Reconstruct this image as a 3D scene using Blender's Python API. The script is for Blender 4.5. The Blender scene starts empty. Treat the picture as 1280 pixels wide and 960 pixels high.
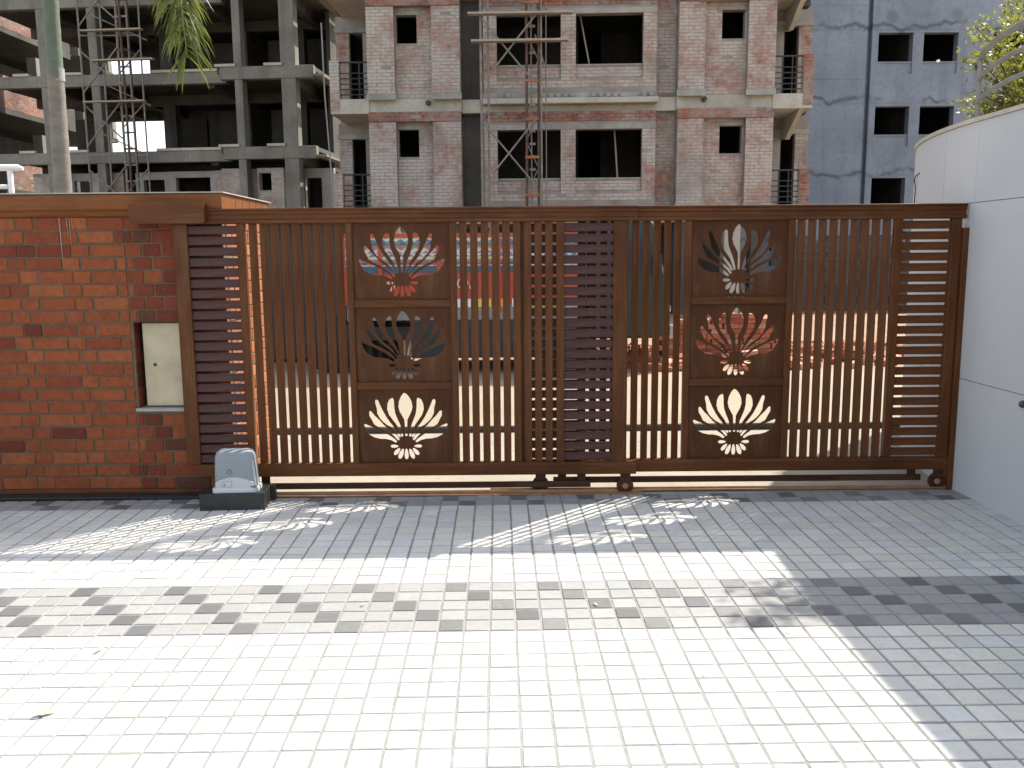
import bpy, bmesh, math, random
from mathutils import Vector, Matrix
random.seed(7)
R = math.radians
scene = bpy.context.scene
COL = scene.collection

# ------------------------------------------------------------------ camera
cam_d = bpy.data.cameras.new('camera'); cam = bpy.data.objects.new('camera', cam_d); COL.objects.link(cam)
scene.camera = cam
cam_d.sensor_width = 36.0; cam_d.lens = 36.0 * 1087.0 / 1280.0
cam_d.clip_start = 0.05; cam_d.clip_end = 3000
EYE = 1.556
pit, yaw, rol = R(8.346), R(0.791), R(-0.463)
fw = Vector((math.sin(yaw)*math.cos(pit), math.cos(yaw)*math.cos(pit), -math.sin(pit)))
rt0 = Vector((math.cos(yaw), -math.sin(yaw), 0)); up0 = rt0.cross(fw)
rt = math.cos(rol)*rt0 + math.sin(rol)*up0; up = -math.sin(rol)*rt0 + math.cos(rol)*up0
cam.matrix_world = Matrix(((rt.x, up.x, -fw.x, 0), (rt.y, up.y, -fw.y, 0), (rt.z, up.z, -fw.z, EYE), (0, 0, 0, 1)))

# ------------------------------------------------------------------ light
SUN = Vector((0.66, 0.64, 1.0)).normalized()
w = bpy.data.worlds.new('World'); scene.world = w; w.use_nodes = True
nt = w.node_tree; bg = nt.nodes['Background']
sky = nt.nodes.new('ShaderNodeTexSky'); sky.sky_type = 'NISHITA'; sky.sun_disc = False
sky.sun_elevation = math.asin(SUN.z); sky.sun_rotation = math.atan2(SUN.x, SUN.y)
sky.air_density = 1.0; sky.dust_density = 2.0; sky.ozone_density = 1.0
hs = nt.nodes.new('ShaderNodeHueSaturation'); hs.inputs['Saturation'].default_value = 0.48   # hazy, milky sky
nt.links.new(sky.outputs[0], hs.inputs['Color']); nt.links.new(hs.outputs[0], bg.inputs[0]); bg.inputs[1].default_value = 0.15
sl = bpy.data.lights.new('sun', 'SUN'); sl.energy = 3.6; sl.angle = R(0.6); sl.color = (1.0, 0.935, 0.83)
so = bpy.data.objects.new('sun', sl); COL.objects.link(so)
so.rotation_euler = SUN.to_track_quat('Z', 'Y').to_euler(); so.location = (8, 8, 30)
scene.view_settings.view_transform = 'Standard'; scene.view_settings.look = 'None'
scene.view_settings.exposure = 1.4; scene.view_settings.gamma = 1.0

# ------------------------------------------------------------------ helpers
def tag(o, label=None, cat=None, group=None, kind=None):
    if label: o['label'] = label
    if cat: o['category'] = cat
    if group: o['group'] = group
    if kind: o['kind'] = kind
    return o

def empty(name, loc=(0, 0, 0), rz=0.0, label=None, cat=None, group=None, kind=None):
    o = bpy.data.objects.new(name, None); COL.objects.link(o)
    o.location = loc; o.rotation_euler = (0, 0, rz); o.empty_display_size = 0.1
    return tag(o, label, cat, group, kind)

def link(name, mesh, parent=None, loc=None, rot=None):
    o = bpy.data.objects.new(name, mesh); COL.objects.link(o)
    if parent: o.parent = parent
    if loc: o.location = loc
    if rot: o.rotation_euler = rot
    return o

class MB:
    """collects shapes and links them as one mesh object"""
    def __init__(self): self.v = []; self.f = []
    def add(self, vs, fs):
        n = len(self.v); self.v += [tuple(p) for p in vs]; self.f += [tuple(i+n for i in q) for q in fs]; return self
    def box(self, x0, x1, y0, y1, z0, z1):
        return self.add([(x0,y0,z0),(x1,y0,z0),(x1,y1,z0),(x0,y1,z0),(x0,y0,z1),(x1,y0,z1),(x1,y1,z1),(x0,y1,z1)],
                        [(0,3,2,1),(4,5,6,7),(0,1,5,4),(1,2,6,5),(2,3,7,6),(3,0,4,7)])
    def prism(self, poly, a0, a1, axis='x'):
        """poly of 2d points extruded along axis; x: (y,z)  y: (x,z)  z: (x,y)"""
        n = len(poly)
        def P(u, v, a): return (a,u,v) if axis == 'x' else ((u,a,v) if axis == 'y' else (u,v,a))
        vs = [P(u,v,a0) for u,v in poly] + [P(u,v,a1) for u,v in poly]
        fs = [tuple(range(n-1,-1,-1)), tuple(range(n,2*n))] + [(i,(i+1)%n,n+(i+1)%n,n+i) for i in range(n)]
        return self.add(vs, fs)
    def tube(self, pts, r, n=8, cap=True):
        pts = [Vector(p) for p in pts]; rs = r if isinstance(r, (list, tuple)) else [r]*len(pts)
        vs = []; prev = None
        for i, p in enumerate(pts):
            t = (pts[min(i+1,len(pts)-1)] - pts[max(i-1,0)]).normalized()
            if prev is None:
                a = Vector((0,0,1)) if abs(t.z) < 0.9 else Vector((1,0,0)); u = t.cross(a).normalized()
            else:
                u = (prev - t*prev.dot(t)).normalized()
            prev = u; v = t.cross(u)
            for k in range(n):
                c = 2*math.pi*k/n; vs.append(p + (u*math.cos(c)+v*math.sin(c))*rs[i])
        fs = []
        for i in range(len(pts)-1):
            for k in range(n):
                fs.append((i*n+k, i*n+(k+1)%n, (i+1)*n+(k+1)%n, (i+1)*n+k))
        if cap: fs += [tuple(range(n-1,-1,-1)), tuple((len(pts)-1)*n+k for k in range(n))]
        return self.add(vs, fs)
    def lathe(self, prof, c=(0,0,0), axis='y', n=20):
        """prof of (a, r) pairs round an axis through c"""
        vs = []
        for a, r in prof:
            for k in range(n):
                t = 2*math.pi*k/n; p, q = r*math.cos(t), r*math.sin(t)
                vs.append((c[0]+p, c[1]+a, c[2]+q) if axis == 'y' else ((c[0]+a, c[1]+p, c[2]+q) if axis == 'x' else (c[0]+p, c[1]+q, c[2]+a)))
        fs = [(i*n+k, i*n+(k+1)%n, (i+1)*n+(k+1)%n, (i+1)*n+k) for i in range(len(prof)-1) for k in range(n)]
        fs += [tuple(range(n-1,-1,-1)), tuple((len(prof)-1)*n+k for k in range(n))]
        return self.add(vs, fs)
    def mesh(self, name, mat, bevel=0.0, smooth=False, seg=1):
        me = bpy.data.meshes.new(name); me.from_pydata(self.v, [], self.f)
        bm = bmesh.new(); bm.from_mesh(me); bmesh.ops.recalc_face_normals(bm, faces=bm.faces)
        if bevel: bmesh.ops.bevel(bm, geom=list(bm.edges), offset=bevel, segments=seg, profile=0.5, affect='EDGES')
        bm.to_mesh(me); bm.free()
        if mat: me.materials.append(mat)
        if smooth:
            for p in me.polygons: p.use_smooth = True
            try: me.set_sharp_from_angle(angle=R(40))
            except Exception: pass
        return me
    def build(self, name, mat, parent=None, bevel=0.0, smooth=False, seg=1):
        return link(name, self.mesh(name, mat, bevel, smooth, seg), parent)

# ------------------------------------------------------------------ materials
def lin(c): return tuple(c) + (1.0,)
def new_mat(name):
    m = bpy.data.materials.new(name); m.use_nodes = True
    t = m.node_tree; b = t.nodes['Principled BSDF']
    return m, t, b
def N(t, kind, **kw):
    n = t.nodes.new(kind)
    for k, v in kw.items(): setattr(n, k, v)
    return n
def mapped(t, scale=(1,1,1), coord='Object', rot=(0,0,0)):
    tc = N(t, 'ShaderNodeTexCoord'); mp = N(t, 'ShaderNodeMapping')
    mp.inputs['Scale'].default_value = scale; mp.inputs['Rotation'].default_value = rot
    t.links.new(tc.outputs[coord], mp.inputs[0]); return mp.outputs[0]
def noise(t, vec, scale=5, detail=4, rough=0.55, dist=0.0):
    n = N(t, 'ShaderNodeTexNoise'); n.inputs['Scale'].default_value = scale; n.inputs['Detail'].default_value = detail
    n.inputs['Roughness'].default_value = rough; n.inputs['Distortion'].default_value = dist
    if vec: t.links.new(vec, n.inputs['Vector'])
    return n.outputs['Fac']
def ramp(t, fac, stops, interp='LINEAR'):
    r = N(t, 'ShaderNodeValToRGB'); r.color_ramp.interpolation = interp
    e = r.color_ramp.elements
    while len(e) < len(stops): e.new(0.5)
    for i, (p, c) in enumerate(stops): e[i].position = p; e[i].color = lin(c) if len(c) == 3 else c
    t.links.new(fac, r.inputs[0]); return r.outputs[0]
def mixc(t, a, b, fac, mode='MIX'):
    m = N(t, 'ShaderNodeMix', data_type='RGBA', blend_type=mode)
    for s, v in ((0, fac), (6, a), (7, b)):
        if isinstance(v, (int, float)): m.inputs[s].default_value = v
        elif isinstance(v, tuple): m.inputs[s].default_value = lin(v) if len(v) == 3 else v
        else: t.links.new(v, m.inputs[s])
    return m.outputs[2]
def bump(t, b, h, strength=0.3, dist=0.01):
    n = N(t, 'ShaderNodeBump'); n.inputs['Strength'].default_value = strength; n.inputs['Distance'].default_value = dist
    t.links.new(h, n.inputs['Height']); t.links.new(n.outputs[0], b.inputs['Normal'])
def rnd(t):
    """a random number per piece: per object and per loose island"""
    oi = N(t, 'ShaderNodeObjectInfo'); ge = N(t, 'ShaderNodeNewGeometry')
    a = N(t, 'ShaderNodeMath', operation='ADD'); f = N(t, 'ShaderNodeMath', operation='FRACT')
    t.links.new(oi.outputs['Random'], a.inputs[0]); t.links.new(ge.outputs['Random Per Island'], a.inputs[1])
    t.links.new(a.outputs[0], f.inputs[0]); return f.outputs[0]

def mottled(name, c1, c2, scale=4, rough=0.7, bscale=60, bstr=0.2, bdist=0.004, spec=0.4, c3=None, coord='Object', vscale=(1,1,1), metallic=0.0):
    m, t, b = new_mat(name); v = mapped(t, vscale, coord)
    f = noise(t, v, scale, 6, 0.6)
    stops = [(0.3, c1), (0.7, c2)] if c3 is None else [(0.28, c1), (0.5, c2), (0.72, c3)]
    t.links.new(ramp(t, f, stops), b.inputs['Base Color'])
    b.inputs['Roughness'].default_value = rough; b.inputs['Specular IOR Level'].default_value = spec
    b.inputs['Metallic'].default_value = metallic
    if bstr: bump(t, b, noise(t, v, bscale, 5), bstr, bdist)
    return m

def wood_paint(name, c1, c2, rough=0.42, axis='z', coat=0.0):
    """brown finish with a drawn grain along one axis"""
    m, t, b = new_mat(name)
    sc = {'z': (60, 60, 3.0), 'x': (3.0, 60, 60)}[axis]
    v = mapped(t, sc); g = noise(t, v, 1.0, 5, 0.6, 0.6)
    v2 = mapped(t, (1.6, 1.6, 1.6)); g2 = noise(t, v2, 1.0, 3)
    c = ramp(t, g, [(0.3, c1), (0.72, c2)])
    dk = tuple(x*0.62 for x in c1)
    c = mixc(t, c, dk, ramp(t, g2, [(0.45, (0,0,0)), (0.75, (0.7,0.7,0.7))]))
    du = noise(t, mapped(t, (9, 9, 2.2) if axis == 'z' else (2.2, 9, 9)), 1.0, 6, 0.7)
    c = mixc(t, c, (0.20, 0.135, 0.085), ramp(t, du, [(0.52, (0,0,0)), (0.78, (0.28,0.28,0.28))]))   # dust
    t.links.new(c, b.inputs['Base Color']); b.inputs['Roughness'].default_value = rough
    b.inputs['Specular IOR Level'].default_value = 0.16
    t.links.new(ramp(t, g2, [(0.3, (rough-0.06,)*3), (0.7, (rough+0.12,)*3)]), b.inputs['Roughness'])
    bump(t, b, g, 0.12, 0.002)
    return m

M = {}
M['gate_z'] = wood_paint('gate_brown_upright', (0.070, 0.0225, 0.0068), (0.122, 0.044, 0.013), 0.40, 'z')
M['gate_x'] = wood_paint('gate_brown_level', (0.070, 0.0225, 0.0068), (0.122, 0.044, 0.013), 0.38, 'x')
M['sky_sheen'] = wood_paint('louvre_brown_sky_sheen', (0.050, 0.022, 0.022), (0.078, 0.036, 0.034), 0.40, 'x')  # purple cast of the reflected sky put into the blade colour
M['gate_dark'] = wood_paint('gate_dark_brown', (0.035, 0.015, 0.008), (0.06, 0.026, 0.013), 0.45, 'x')
M['panel'] = wood_paint('lotus_panel_brown', (0.056, 0.019, 0.0065), (0.092, 0.033, 0.0115), 0.5, 'z')
M['cap_wood'] = wood_paint('coping_wood', (0.125, 0.042, 0.012), (0.20, 0.075, 0.023), 0.5, 'x')
M['steel_track'] = mottled('track_rusty', (0.20, 0.095, 0.045), (0.30, 0.17, 0.085), 9, 0.5, 80, 0.2)
M['cap_stone'] = mottled('coping_stone', (0.24, 0.23, 0.21), (0.33, 0.315, 0.29), 6, 0.7)
M['black_stone'] = mottled('black_granite', (0.013, 0.0145, 0.015), (0.026, 0.028, 0.029), 30, 0.45, 120, 0.15)
M['white_wall'] = None

def brick_mat(name, pal, grit=0.12, island=True, smear=None, smear_scale=1.2):
    m, t, b = new_mat(name)
    r = rnd(t); c = ramp(t, r, [(i/len(pal), p) for i, p in enumerate(pal)], 'CONSTANT')
    v = mapped(t, (1,1,1), 'Object')
    ge = N(t, 'ShaderNodeNewGeometry')
    f = noise(t, ge.outputs['Position'], 22, 6, 0.65)
    dk = mixc(t, c, (0.04, 0.022, 0.016), 0.55)
    c2 = mixc(t, c, dk, ramp(t, f, [(0.42, (0,0,0)), (0.72, (0.75,0.75,0.75))]))
    f3 = noise(t, ge.outputs['Position'], 70, 3, 0.6)
    c2 = mixc(t, c2, (0.34, 0.17, 0.10), ramp(t, f3, [(0.6, (0,0,0)), (0.78, (0.5,0.5,0.5))]))
    if smear:
        s1 = noise(t, ge.outputs['Position'], smear_scale, 7, 0.68, 0.3)
        s2 = noise(t, ge.outputs['Position'], smear_scale*9, 4, 0.6)
        mm = N(t, 'ShaderNodeMath', operation='MULTIPLY_ADD'); t.links.new(s2, mm.inputs[0]); mm.inputs[1].default_value = 0.45; t.links.new(s1, mm.inputs[2])
        k = ramp(t, mm.outputs[0], [(smear[1], (0,0,0)), (smear[2], (smear[3],)*3)])
        c2 = mixc(t, c2, smear[0], k)
        s4 = noise(t, ge.outputs['Position'], smear_scale*0.6, 5, 0.6)
        c2 = mixc(t, c2, (0.085, 0.080, 0.074), ramp(t, s4, [(0.52, (0,0,0)), (0.72, (0.6,0.6,0.6))]))
    t.links.new(c2, b.inputs['Base Color']); b.inputs['Roughness'].default_value = 0.85
    b.inputs['Specular IOR Level'].default_value = 0.25
    bump(t, b, noise(t, ge.outputs['Position'], 130, 5), 0.35, 0.004)
    return m
M['brick'] = brick_mat('clay_brick', [(0.238,0.063,0.0215), (0.218,0.056,0.0195), (0.25,0.068,0.023), (0.228,0.058,0.020), (0.19,0.045,0.0175), (0.235,0.06,0.021), (0.262,0.077,0.028), (0.21,0.053,0.019)])
M['brick_return_lit'] = brick_mat('clay_brick_lit', [(0.30,0.105,0.04), (0.26,0.088,0.034), (0.33,0.13,0.052), (0.28,0.095,0.036)])  # paler copy of the clay brick, bright sunlight put into its colour
M['brick_dark'] = brick_mat('clay_brick_dark', [(0.152, 0.0315, 0.0149), (0.12, 0.0266, 0.013), (0.176, 0.0385, 0.0161), (0.088, 0.0315, 0.0174), (0.2, 0.0462, 0.0186)])
M['site_brick'] = brick_mat('site_brick_smeared', [(0.31,0.10,0.055), (0.26,0.085,0.048), (0.34,0.13,0.075), (0.22,0.072,0.042), (0.29,0.115,0.07)], smear=((0.41,0.385,0.345), 0.50, 0.79, 0.92), smear_scale=0.9)
M['site_brick_red'] = brick_mat('site_brick_red', [(0.26,0.075,0.04), (0.20,0.058,0.035), (0.29,0.095,0.05), (0.17,0.052,0.033)], smear=((0.32,0.27,0.24), 0.58, 0.90, 0.8), smear_scale=1.4)
M['pile_brick'] = brick_mat('loose_brick', [(0.42,0.15,0.085), (0.34,0.11,0.065), (0.46,0.2,0.12), (0.28,0.09,0.055), (0.50,0.30,0.21)])
M['mortar'] = mottled('mortar_grey', (0.085, 0.070, 0.045), (0.130, 0.108, 0.072), 18, 0.95, 90, 0.5, 0.006)
M['site_mortar'] = mottled('site_mortar', (0.20, 0.17, 0.145), (0.30, 0.275, 0.245), 2.2, 0.95, 40, 0.5, 0.01)
def concrete(name, c1, c2, c3, streak=0.5, scale=0.8):
    m, t, b = new_mat(name); ge = N(t, 'ShaderNodeNewGeometry'); P_ = ge.outputs['Position']
    f = noise(t, P_, scale, 7, 0.62, 0.3); c = ramp(t, f, [(0.3, c1), (0.52, c2), (0.74, c3)])
    mp = N(t, 'ShaderNodeMapping'); mp.inputs['Scale'].default_value = (2.2, 2.2, 0.16); t.links.new(P_, mp.inputs[0])
    s = noise(t, mp.outputs[0], 1.0, 5, 0.6)
    dk = tuple(x*0.45 for x in c1)
    c = mixc(t, c, dk, ramp(t, s, [(0.5, (0,0,0)), (0.75, (streak,)*3)]))
    g = noise(t, P_, scale*14, 5, 0.65); c = mixc(t, c, tuple(x*0.6 for x in c1), ramp(t, g, [(0.5, (0,0,0)), (0.8, (0.55,0.55,0.55))]))
    t.links.new(c, b.inputs['Base Color']); b.inputs['Roughness'].default_value = 0.92; b.inputs['Specular IOR Level'].default_value = 0.2
    bump(t, b, g, 0.35, 0.015)
    return m
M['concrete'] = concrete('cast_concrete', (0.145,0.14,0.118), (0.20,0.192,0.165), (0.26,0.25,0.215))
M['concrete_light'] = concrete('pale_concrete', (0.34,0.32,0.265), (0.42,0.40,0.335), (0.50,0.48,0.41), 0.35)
M['concrete_dark'] = concrete('shaded_concrete', (0.062,0.058,0.05), (0.088,0.083,0.073), (0.12,0.114,0.10))  # darker concrete copy, shade of the rooms and kerb face put into it
M['render_grey'] = concrete('wall_render_grey', (0.22,0.215,0.195), (0.29,0.285,0.26), (0.37,0.36,0.33), 0.45, 1.4)
M['plaster_blue'] = concrete('blue_grey_plaster', (0.185,0.215,0.255), (0.24,0.275,0.32), (0.29,0.325,0.37), 0.30, 0.45)
def stained(name, base):
    m = M[base].copy(); m.name = name; t = m.node_tree; b = t.nodes['Principled BSDF']
    src = b.inputs['Base Color'].links[0].from_socket
    ge = N(t, 'ShaderNodeNewGeometry'); P_ = ge.outputs['Position']; sp = N(t, 'ShaderNodeSeparateXYZ'); t.links.new(P_, sp.inputs[0])
    mp = N(t, 'ShaderNodeMapping'); mp.inputs['Scale'].default_value = (0.9, 0.9, 0.25); t.links.new(P_, mp.inputs[0])
    n1 = noise(t, mp.outputs[0], 1.0, 3, 0.5)
    ma = N(t, 'ShaderNodeMath', operation='MULTIPLY_ADD'); t.links.new(n1, ma.inputs[0]); ma.inputs[1].default_value = 1.5; t.links.new(sp.outputs[2], ma.inputs[2])
    md = N(t, 'ShaderNodeMath', operation='PINGPONG'); t.links.new(ma.outputs[0], md.inputs[0]); md.inputs[1].default_value = 1.39
    line = ramp(t, md.outputs[0], [(0.0, (1,1,1)), (0.035, (0.8,0.8,0.8)), (0.10, (0.12,0.12,0.12)), (0.2, (0,0,0))])
    n2 = ramp(t, noise(t, P_, 0.55, 4, 0.6), [(0.40, (0,0,0)), (0.52, (0.95,0.95,0.95))])
    mu = N(t, 'ShaderNodeMath', operation='MULTIPLY'); t.links.new(line, mu.inputs[0]); t.links.new(n2, mu.inputs[1])
    c = mixc(t, src, (0.10,0.115,0.135), mu.outputs[0])
    vo = N(t, 'ShaderNodeTexVoronoi'); vo.inputs['Scale'].default_value = 0.62; t.links.new(P_, vo.inputs['Vector'])
    c = mixc(t, c, (0.13,0.145,0.165), ramp(t, vo.outputs['Distance'], [(0.0, (0.8,0.8,0.8)), (0.12, (0.5,0.5,0.5)), (0.2, (0,0,0))]))
    t.links.new(c, b.inputs['Base Color']); return m
M['plaster_blue'] = stained('stained_plaster', 'plaster_blue')
M['rust'] = mottled('rusty_steel', (0.20, 0.062, 0.025), (0.36, 0.13, 0.05), 8, 0.7, 60, 0.3)
M['rust_dark'] = mottled('dark_rusty_steel', (0.062, 0.04, 0.03), (0.115, 0.068, 0.045), 6, 0.75, 60, 0.3)
M['old_steel'] = mottled('weathered_steel', (0.13, 0.115, 0.10), (0.24, 0.22, 0.195), 6, 0.65, 60, 0.3)
M['timber'] = mottled('grey_timber', (0.24, 0.205, 0.16), (0.38, 0.34, 0.28), 5, 0.9, 30, 0.4, vscale=(1, 8, 8))
M['black_iron'] = mottled('black_iron', (0.02, 0.021, 0.023), (0.04, 0.042, 0.045), 8, 0.5)
M['white_steel'] = mottled('white_painted_steel', (0.72, 0.72, 0.70), (0.80, 0.80, 0.78), 5, 0.35, 60, 0.05)
M['grey_steel'] = mottled('grey_painted_steel', (0.17, 0.17, 0.16), (0.23, 0.23, 0.215), 5, 0.55, 60, 0.05)
M['cream_metal'] = mottled('cream_metal_door', (0.33, 0.28, 0.18), (0.46, 0.40, 0.27), 5, 0.42, 12, 0.12, 0.006)

def wall_paint():
    m, t, b = new_mat('white_wall_paint'); ge = N(t, 'ShaderNodeNewGeometry'); P_ = ge.outputs['Position']
    f = noise(t, P_, 0.9, 6, 0.6); c = ramp(t, f, [(0.3, (0.455,0.46,0.465)), (0.7, (0.51,0.515,0.52))])
    mp = N(t, 'ShaderNodeMapping'); mp.inputs['Scale'].default_value = (5, 5, 0.35); t.links.new(P_, mp.inputs[0])
    s = noise(t, mp.outputs[0], 1.0, 5, 0.6); c = mixc(t, c, (0.42,0.41,0.39), ramp(t, s, [(0.55, (0,0,0)), (0.85, (0.4,0.4,0.4))]))
    t.links.new(c, b.inputs['Base Color']); b.inputs['Roughness'].default_value = 0.75
    bump(t, b, noise(t, P_, 45, 5), 0.15, 0.004)
    return m
M['white_wall'] = wall_paint()

def cobble_mat(name, pal, speck=0.5):
    m, t, b = new_mat(name); r = rnd(t)
    c = ramp(t, r, [(i/len(pal), p) for i, p in enumerate(pal)], 'CONSTANT')
    ge = N(t, 'ShaderNodeNewGeometry'); P_ = ge.outputs['Position']
    f = noise(t, P_, 26, 7, 0.7); c = mixc(t, c, tuple(x*0.62 for x in pal[0]), ramp(t, f, [(0.45, (0,0,0)), (0.8, (speck,)*3)]))
    g = noise(t, P_, 1.3, 4, 0.6); c = mixc(t, c, tuple(x*0.72 for x in pal[0]), ramp(t, g, [(0.48, (0,0,0)), (0.8, (0.45,)*3)]))
    t.links.new(c, b.inputs['Base Color']); b.inputs['Roughness'].default_value = 0.62; b.inputs['Specular IOR Level'].default_value = 0.35
    bump(t, b, noise(t, P_, 95, 6, 0.65), 0.4, 0.004)
    return m
M['cobble'] = cobble_mat('cobble_cream', [(0.535,0.525,0.485), (0.50,0.495,0.465), (0.56,0.55,0.505), (0.52,0.525,0.515), (0.545,0.53,0.475), (0.47,0.47,0.45), (0.575,0.565,0.525), (0.51,0.515,0.485), (0.53,0.51,0.45)])
M['cobble_grey'] = cobble_mat('cobble_grey', [(0.272,0.27,0.263), (0.256,0.256,0.251), (0.29,0.286,0.277), (0.265,0.262,0.253), (0.275,0.278,0.277)])
M['cobble_dark'] = cobble_mat('cobble_charcoal', [(0.125,0.126,0.124), (0.105,0.106,0.106), (0.15,0.15,0.146), (0.115,0.116,0.118), (0.17,0.168,0.162)])
M['joint'] = mottled('joint_mortar', (0.19, 0.187, 0.177), (0.25, 0.247, 0.235), 12, 0.95, 90, 0.4)
M['earth'] = concrete('dusty_earth', (0.30,0.26,0.20), (0.37,0.33,0.26), (0.44,0.40,0.33), 0.0, 0.3)
M['road'] = concrete('concrete_road', (0.24,0.215,0.17), (0.28,0.25,0.20), (0.32,0.29,0.235), 0.0, 0.7)
def yard_mat():
    m, t, b = new_mat('concrete_yard'); ge = N(t, 'ShaderNodeNewGeometry'); P_ = ge.outputs['Position']
    c = ramp(t, noise(t, P_, 0.5, 6), [(0.3, (0.215,0.175,0.122)), (0.7, (0.285,0.238,0.172))])
    sp = N(t, 'ShaderNodeSeparateXYZ'); t.links.new(P_, sp.inputs[0])
    mr = N(t, 'ShaderNodeMapRange'); mr.inputs[1].default_value = 10.6; mr.inputs[2].default_value = 12.2; t.links.new(sp.outputs[1], mr.inputs[0])
    d = noise(t, P_, 1.1, 6, 0.7); mu = N(t, 'ShaderNodeMath', operation='MULTIPLY'); t.links.new(mr.outputs[0], mu.inputs[0])
    t.links.new(ramp(t, d, [(0.35, (0,0,0)), (0.6, (0.9,0.9,0.9))]), mu.inputs[1])
    c = mixc(t, c, (0.25, 0.105, 0.05), mu.outputs[0])
    c = mixc(t, c, (0.17, 0.14, 0.10), ramp(t, noise(t, P_, 7, 6, 0.7), [(0.55, (0,0,0)), (0.8, (0.6,0.6,0.6))]))
    t.links.new(c, b.inputs['Base Color']); b.inputs['Roughness'].default_value = 0.95
    bump(t, b, noise(t, P_, 30, 6), 0.4, 0.01); return m
M['yard'] = yard_mat()

# ------------------------------------------------------------------ ground, road, kerb, yard
MB().add([(-600,-600,-0.06),(600,-600,-0.06),(600,900,-0.06),(-600,900,-0.06)], [(0,1,2,3)]).build('ground', M['earth'])['kind'] = 'structure'
MB().box(-9, 12, 5.72, 7.66, -0.05, -0.004).build('road', M['road'])['kind'] = 'structure'
kerb = empty('kerb', (0, 7.66, 0), kind='structure')
x = -9.0
while x < 9:
    L = 1.5
    MB().box(x, x+L-0.008, 0, 0.035, -0.05, 0.053+random.uniform(-0.002, 0.002)).build('kerb_stone', M['concrete_dark'], kerb, bevel=0.008)
    x += L
MB().box(-40, 40, 7.696, 90, -0.05, 0.047).build('yard', M['yard'])['kind'] = 'structure'

# paving: cobbles 0.11 apart, a five-row grey band with charcoal steps, another at the gate
T = 0.11
paving = empty('paving', (0, 0, 0), kind='structure')
MB().box(-5.2, 3.0, -3.0, 5.535, -0.05, -0.0035).build('joint_bed', M['joint'], paving)
def cobble_mesh(mat, k):
    rr = random.Random(k); m = MB(); h = 0.0497
    j = lambda: rr.uniform(-0.0012, 0.0012)
    m.add([(-h+j(),-h+j(),-0.03),(h+j(),-h+j(),-0.03),(h+j(),h+j(),-0.03),(-h+j(),h+j(),-0.03),
           (-h+j(),-h+j(),0),(h+j(),-h+j(),0),(h+j(),h+j(),0),(-h+j(),h+j(),0)],
          [(0,3,2,1),(4,5,6,7),(0,1,5,4),(1,2,6,5),(2,3,7,6),(3,0,4,7)])
    me = m.mesh('cobble', mat, bevel=0.0025)
    return me
CM = {k: [cobble_mesh(M[k], i) for i in range(6)] for k in ('cobble', 'cobble_grey', 'cobble_dark')}
cells = []
for r in range(-14, 27):
    for c in range(-28, 47):
        X = (c-17.99)*T + 0.0; Y = (36.03-r)*T
        if X > 2.975: continue
        if X < -5.0 or Y > 5.52: continue
        key = 'cobble'
        if 0 <= r <= 4: key = 'cobble_dark' if (c-r) % 4 == 0 else 'cobble_grey'
        elif r <= -13: key = 'cobble_dark' if (c-r-13) % 4 == 0 else 'cobble_grey'
        cells.append((X, Y, key))
def in_view(X, Y):
    d = Vector((X, Y, -EYE)); z = d.dot(fw)
    return z > 0.3 and abs(d.dot(rt))/z*1087 < 645 and abs(d.dot(up))/z*1087 < 485
cells.sort(key=lambda q: (not in_view(q[0], q[1]), q[0]**2+q[1]**2))
rest = {k: MB() for k in CM}
rest_ground = cells[300:]
for X, Y, key in cells[:300]:
    link('cobble', random.choice(CM[key]), paving, (X+random.uniform(-.0012,.0012), Y+random.uniform(-.0012,.0012), random.uniform(-0.0008, 0.0008)),
         (random.uniform(-.004,.004), random.uniform(-.004,.004), random.uniform(-.010,.010)))
me_all = MB(); mids = []
for X, Y, key in rest_ground:
    me = random.choice(CM[key])
    Tm = Matrix.Translation((X+random.uniform(-.0012,.0012), Y+random.uniform(-.0012,.0012), random.uniform(-0.0008, 0.0008))) @ Matrix.Rotation(random.uniform(-.010,.010), 4, 'Z') @ Matrix.Rotation(random.uniform(-.004,.004), 4, 'X')
    n0 = len(me_all.f)
    me_all.add([Tm @ v.co for v in me.vertices], [tuple(p.vertices) for p in me.polygons])
    mids += [('cobble','cobble_grey','cobble_dark').index(key)]*(len(me_all.f)-n0)
me = bpy.data.meshes.new('cobbles'); me.from_pydata(me_all.v, [], me_all.f)
for k in ('cobble','cobble_grey','cobble_dark'): me.materials.append(M[k])
me.polygons.foreach_set('material_index', mids); me.update()
link('cobbles', me, paving)['kind'] = 'stuff'

# ------------------------------------------------------------------ the gate line: its own axis s along the gate, d away from the camera
GY = R(-0.78); GE = Vector((math.cos(GY), math.sin(GY), 0)); GN = Vector((-math.sin(GY), math.cos(GY), 0)); G0 = GN*5.5870
def gp(s, d=0.0, z=0.0): return G0 + GE*s + GN*d + Vector((0, 0, z))

# left brick wall with niche
wall = empty('brick_wall', gp(-3.0), GY, 'red brick boundary wall with brown timber coping and a niche, left of the gate', 'wall')
WS = -3.0   # local x = s - WS
def bl(s0, s1, d0, d1, z0, z1): return MB().box(s0-WS, s1-WS, d0, d1, z0, z1)
FD = 0.07   # brick face
core = MB()
NS0, NS1, NZ0, NZ1 = -2.462, -2.09, 0.585, 1.150
core.box(-4.7-WS, NS0-WS, FD+0.007, 0.30, 0, 1.83); core.box(NS1-WS, -1.848-WS, FD+0.007, 0.30, 0, 1.83)
core.box(NS0-WS, NS1-WS, FD+0.007, 0.30, 0, NZ0-0.02); core.box(NS0-WS, NS1-WS, FD+0.007, 0.30, NZ1, 1.83)
core.box(NS0-WS, NS1-WS, 0.20, 0.30, NZ0-0.02, NZ1)
core.box(-2.10-WS, -1.848-WS, 0.30, 1.09, 0, 1.83)
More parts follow.
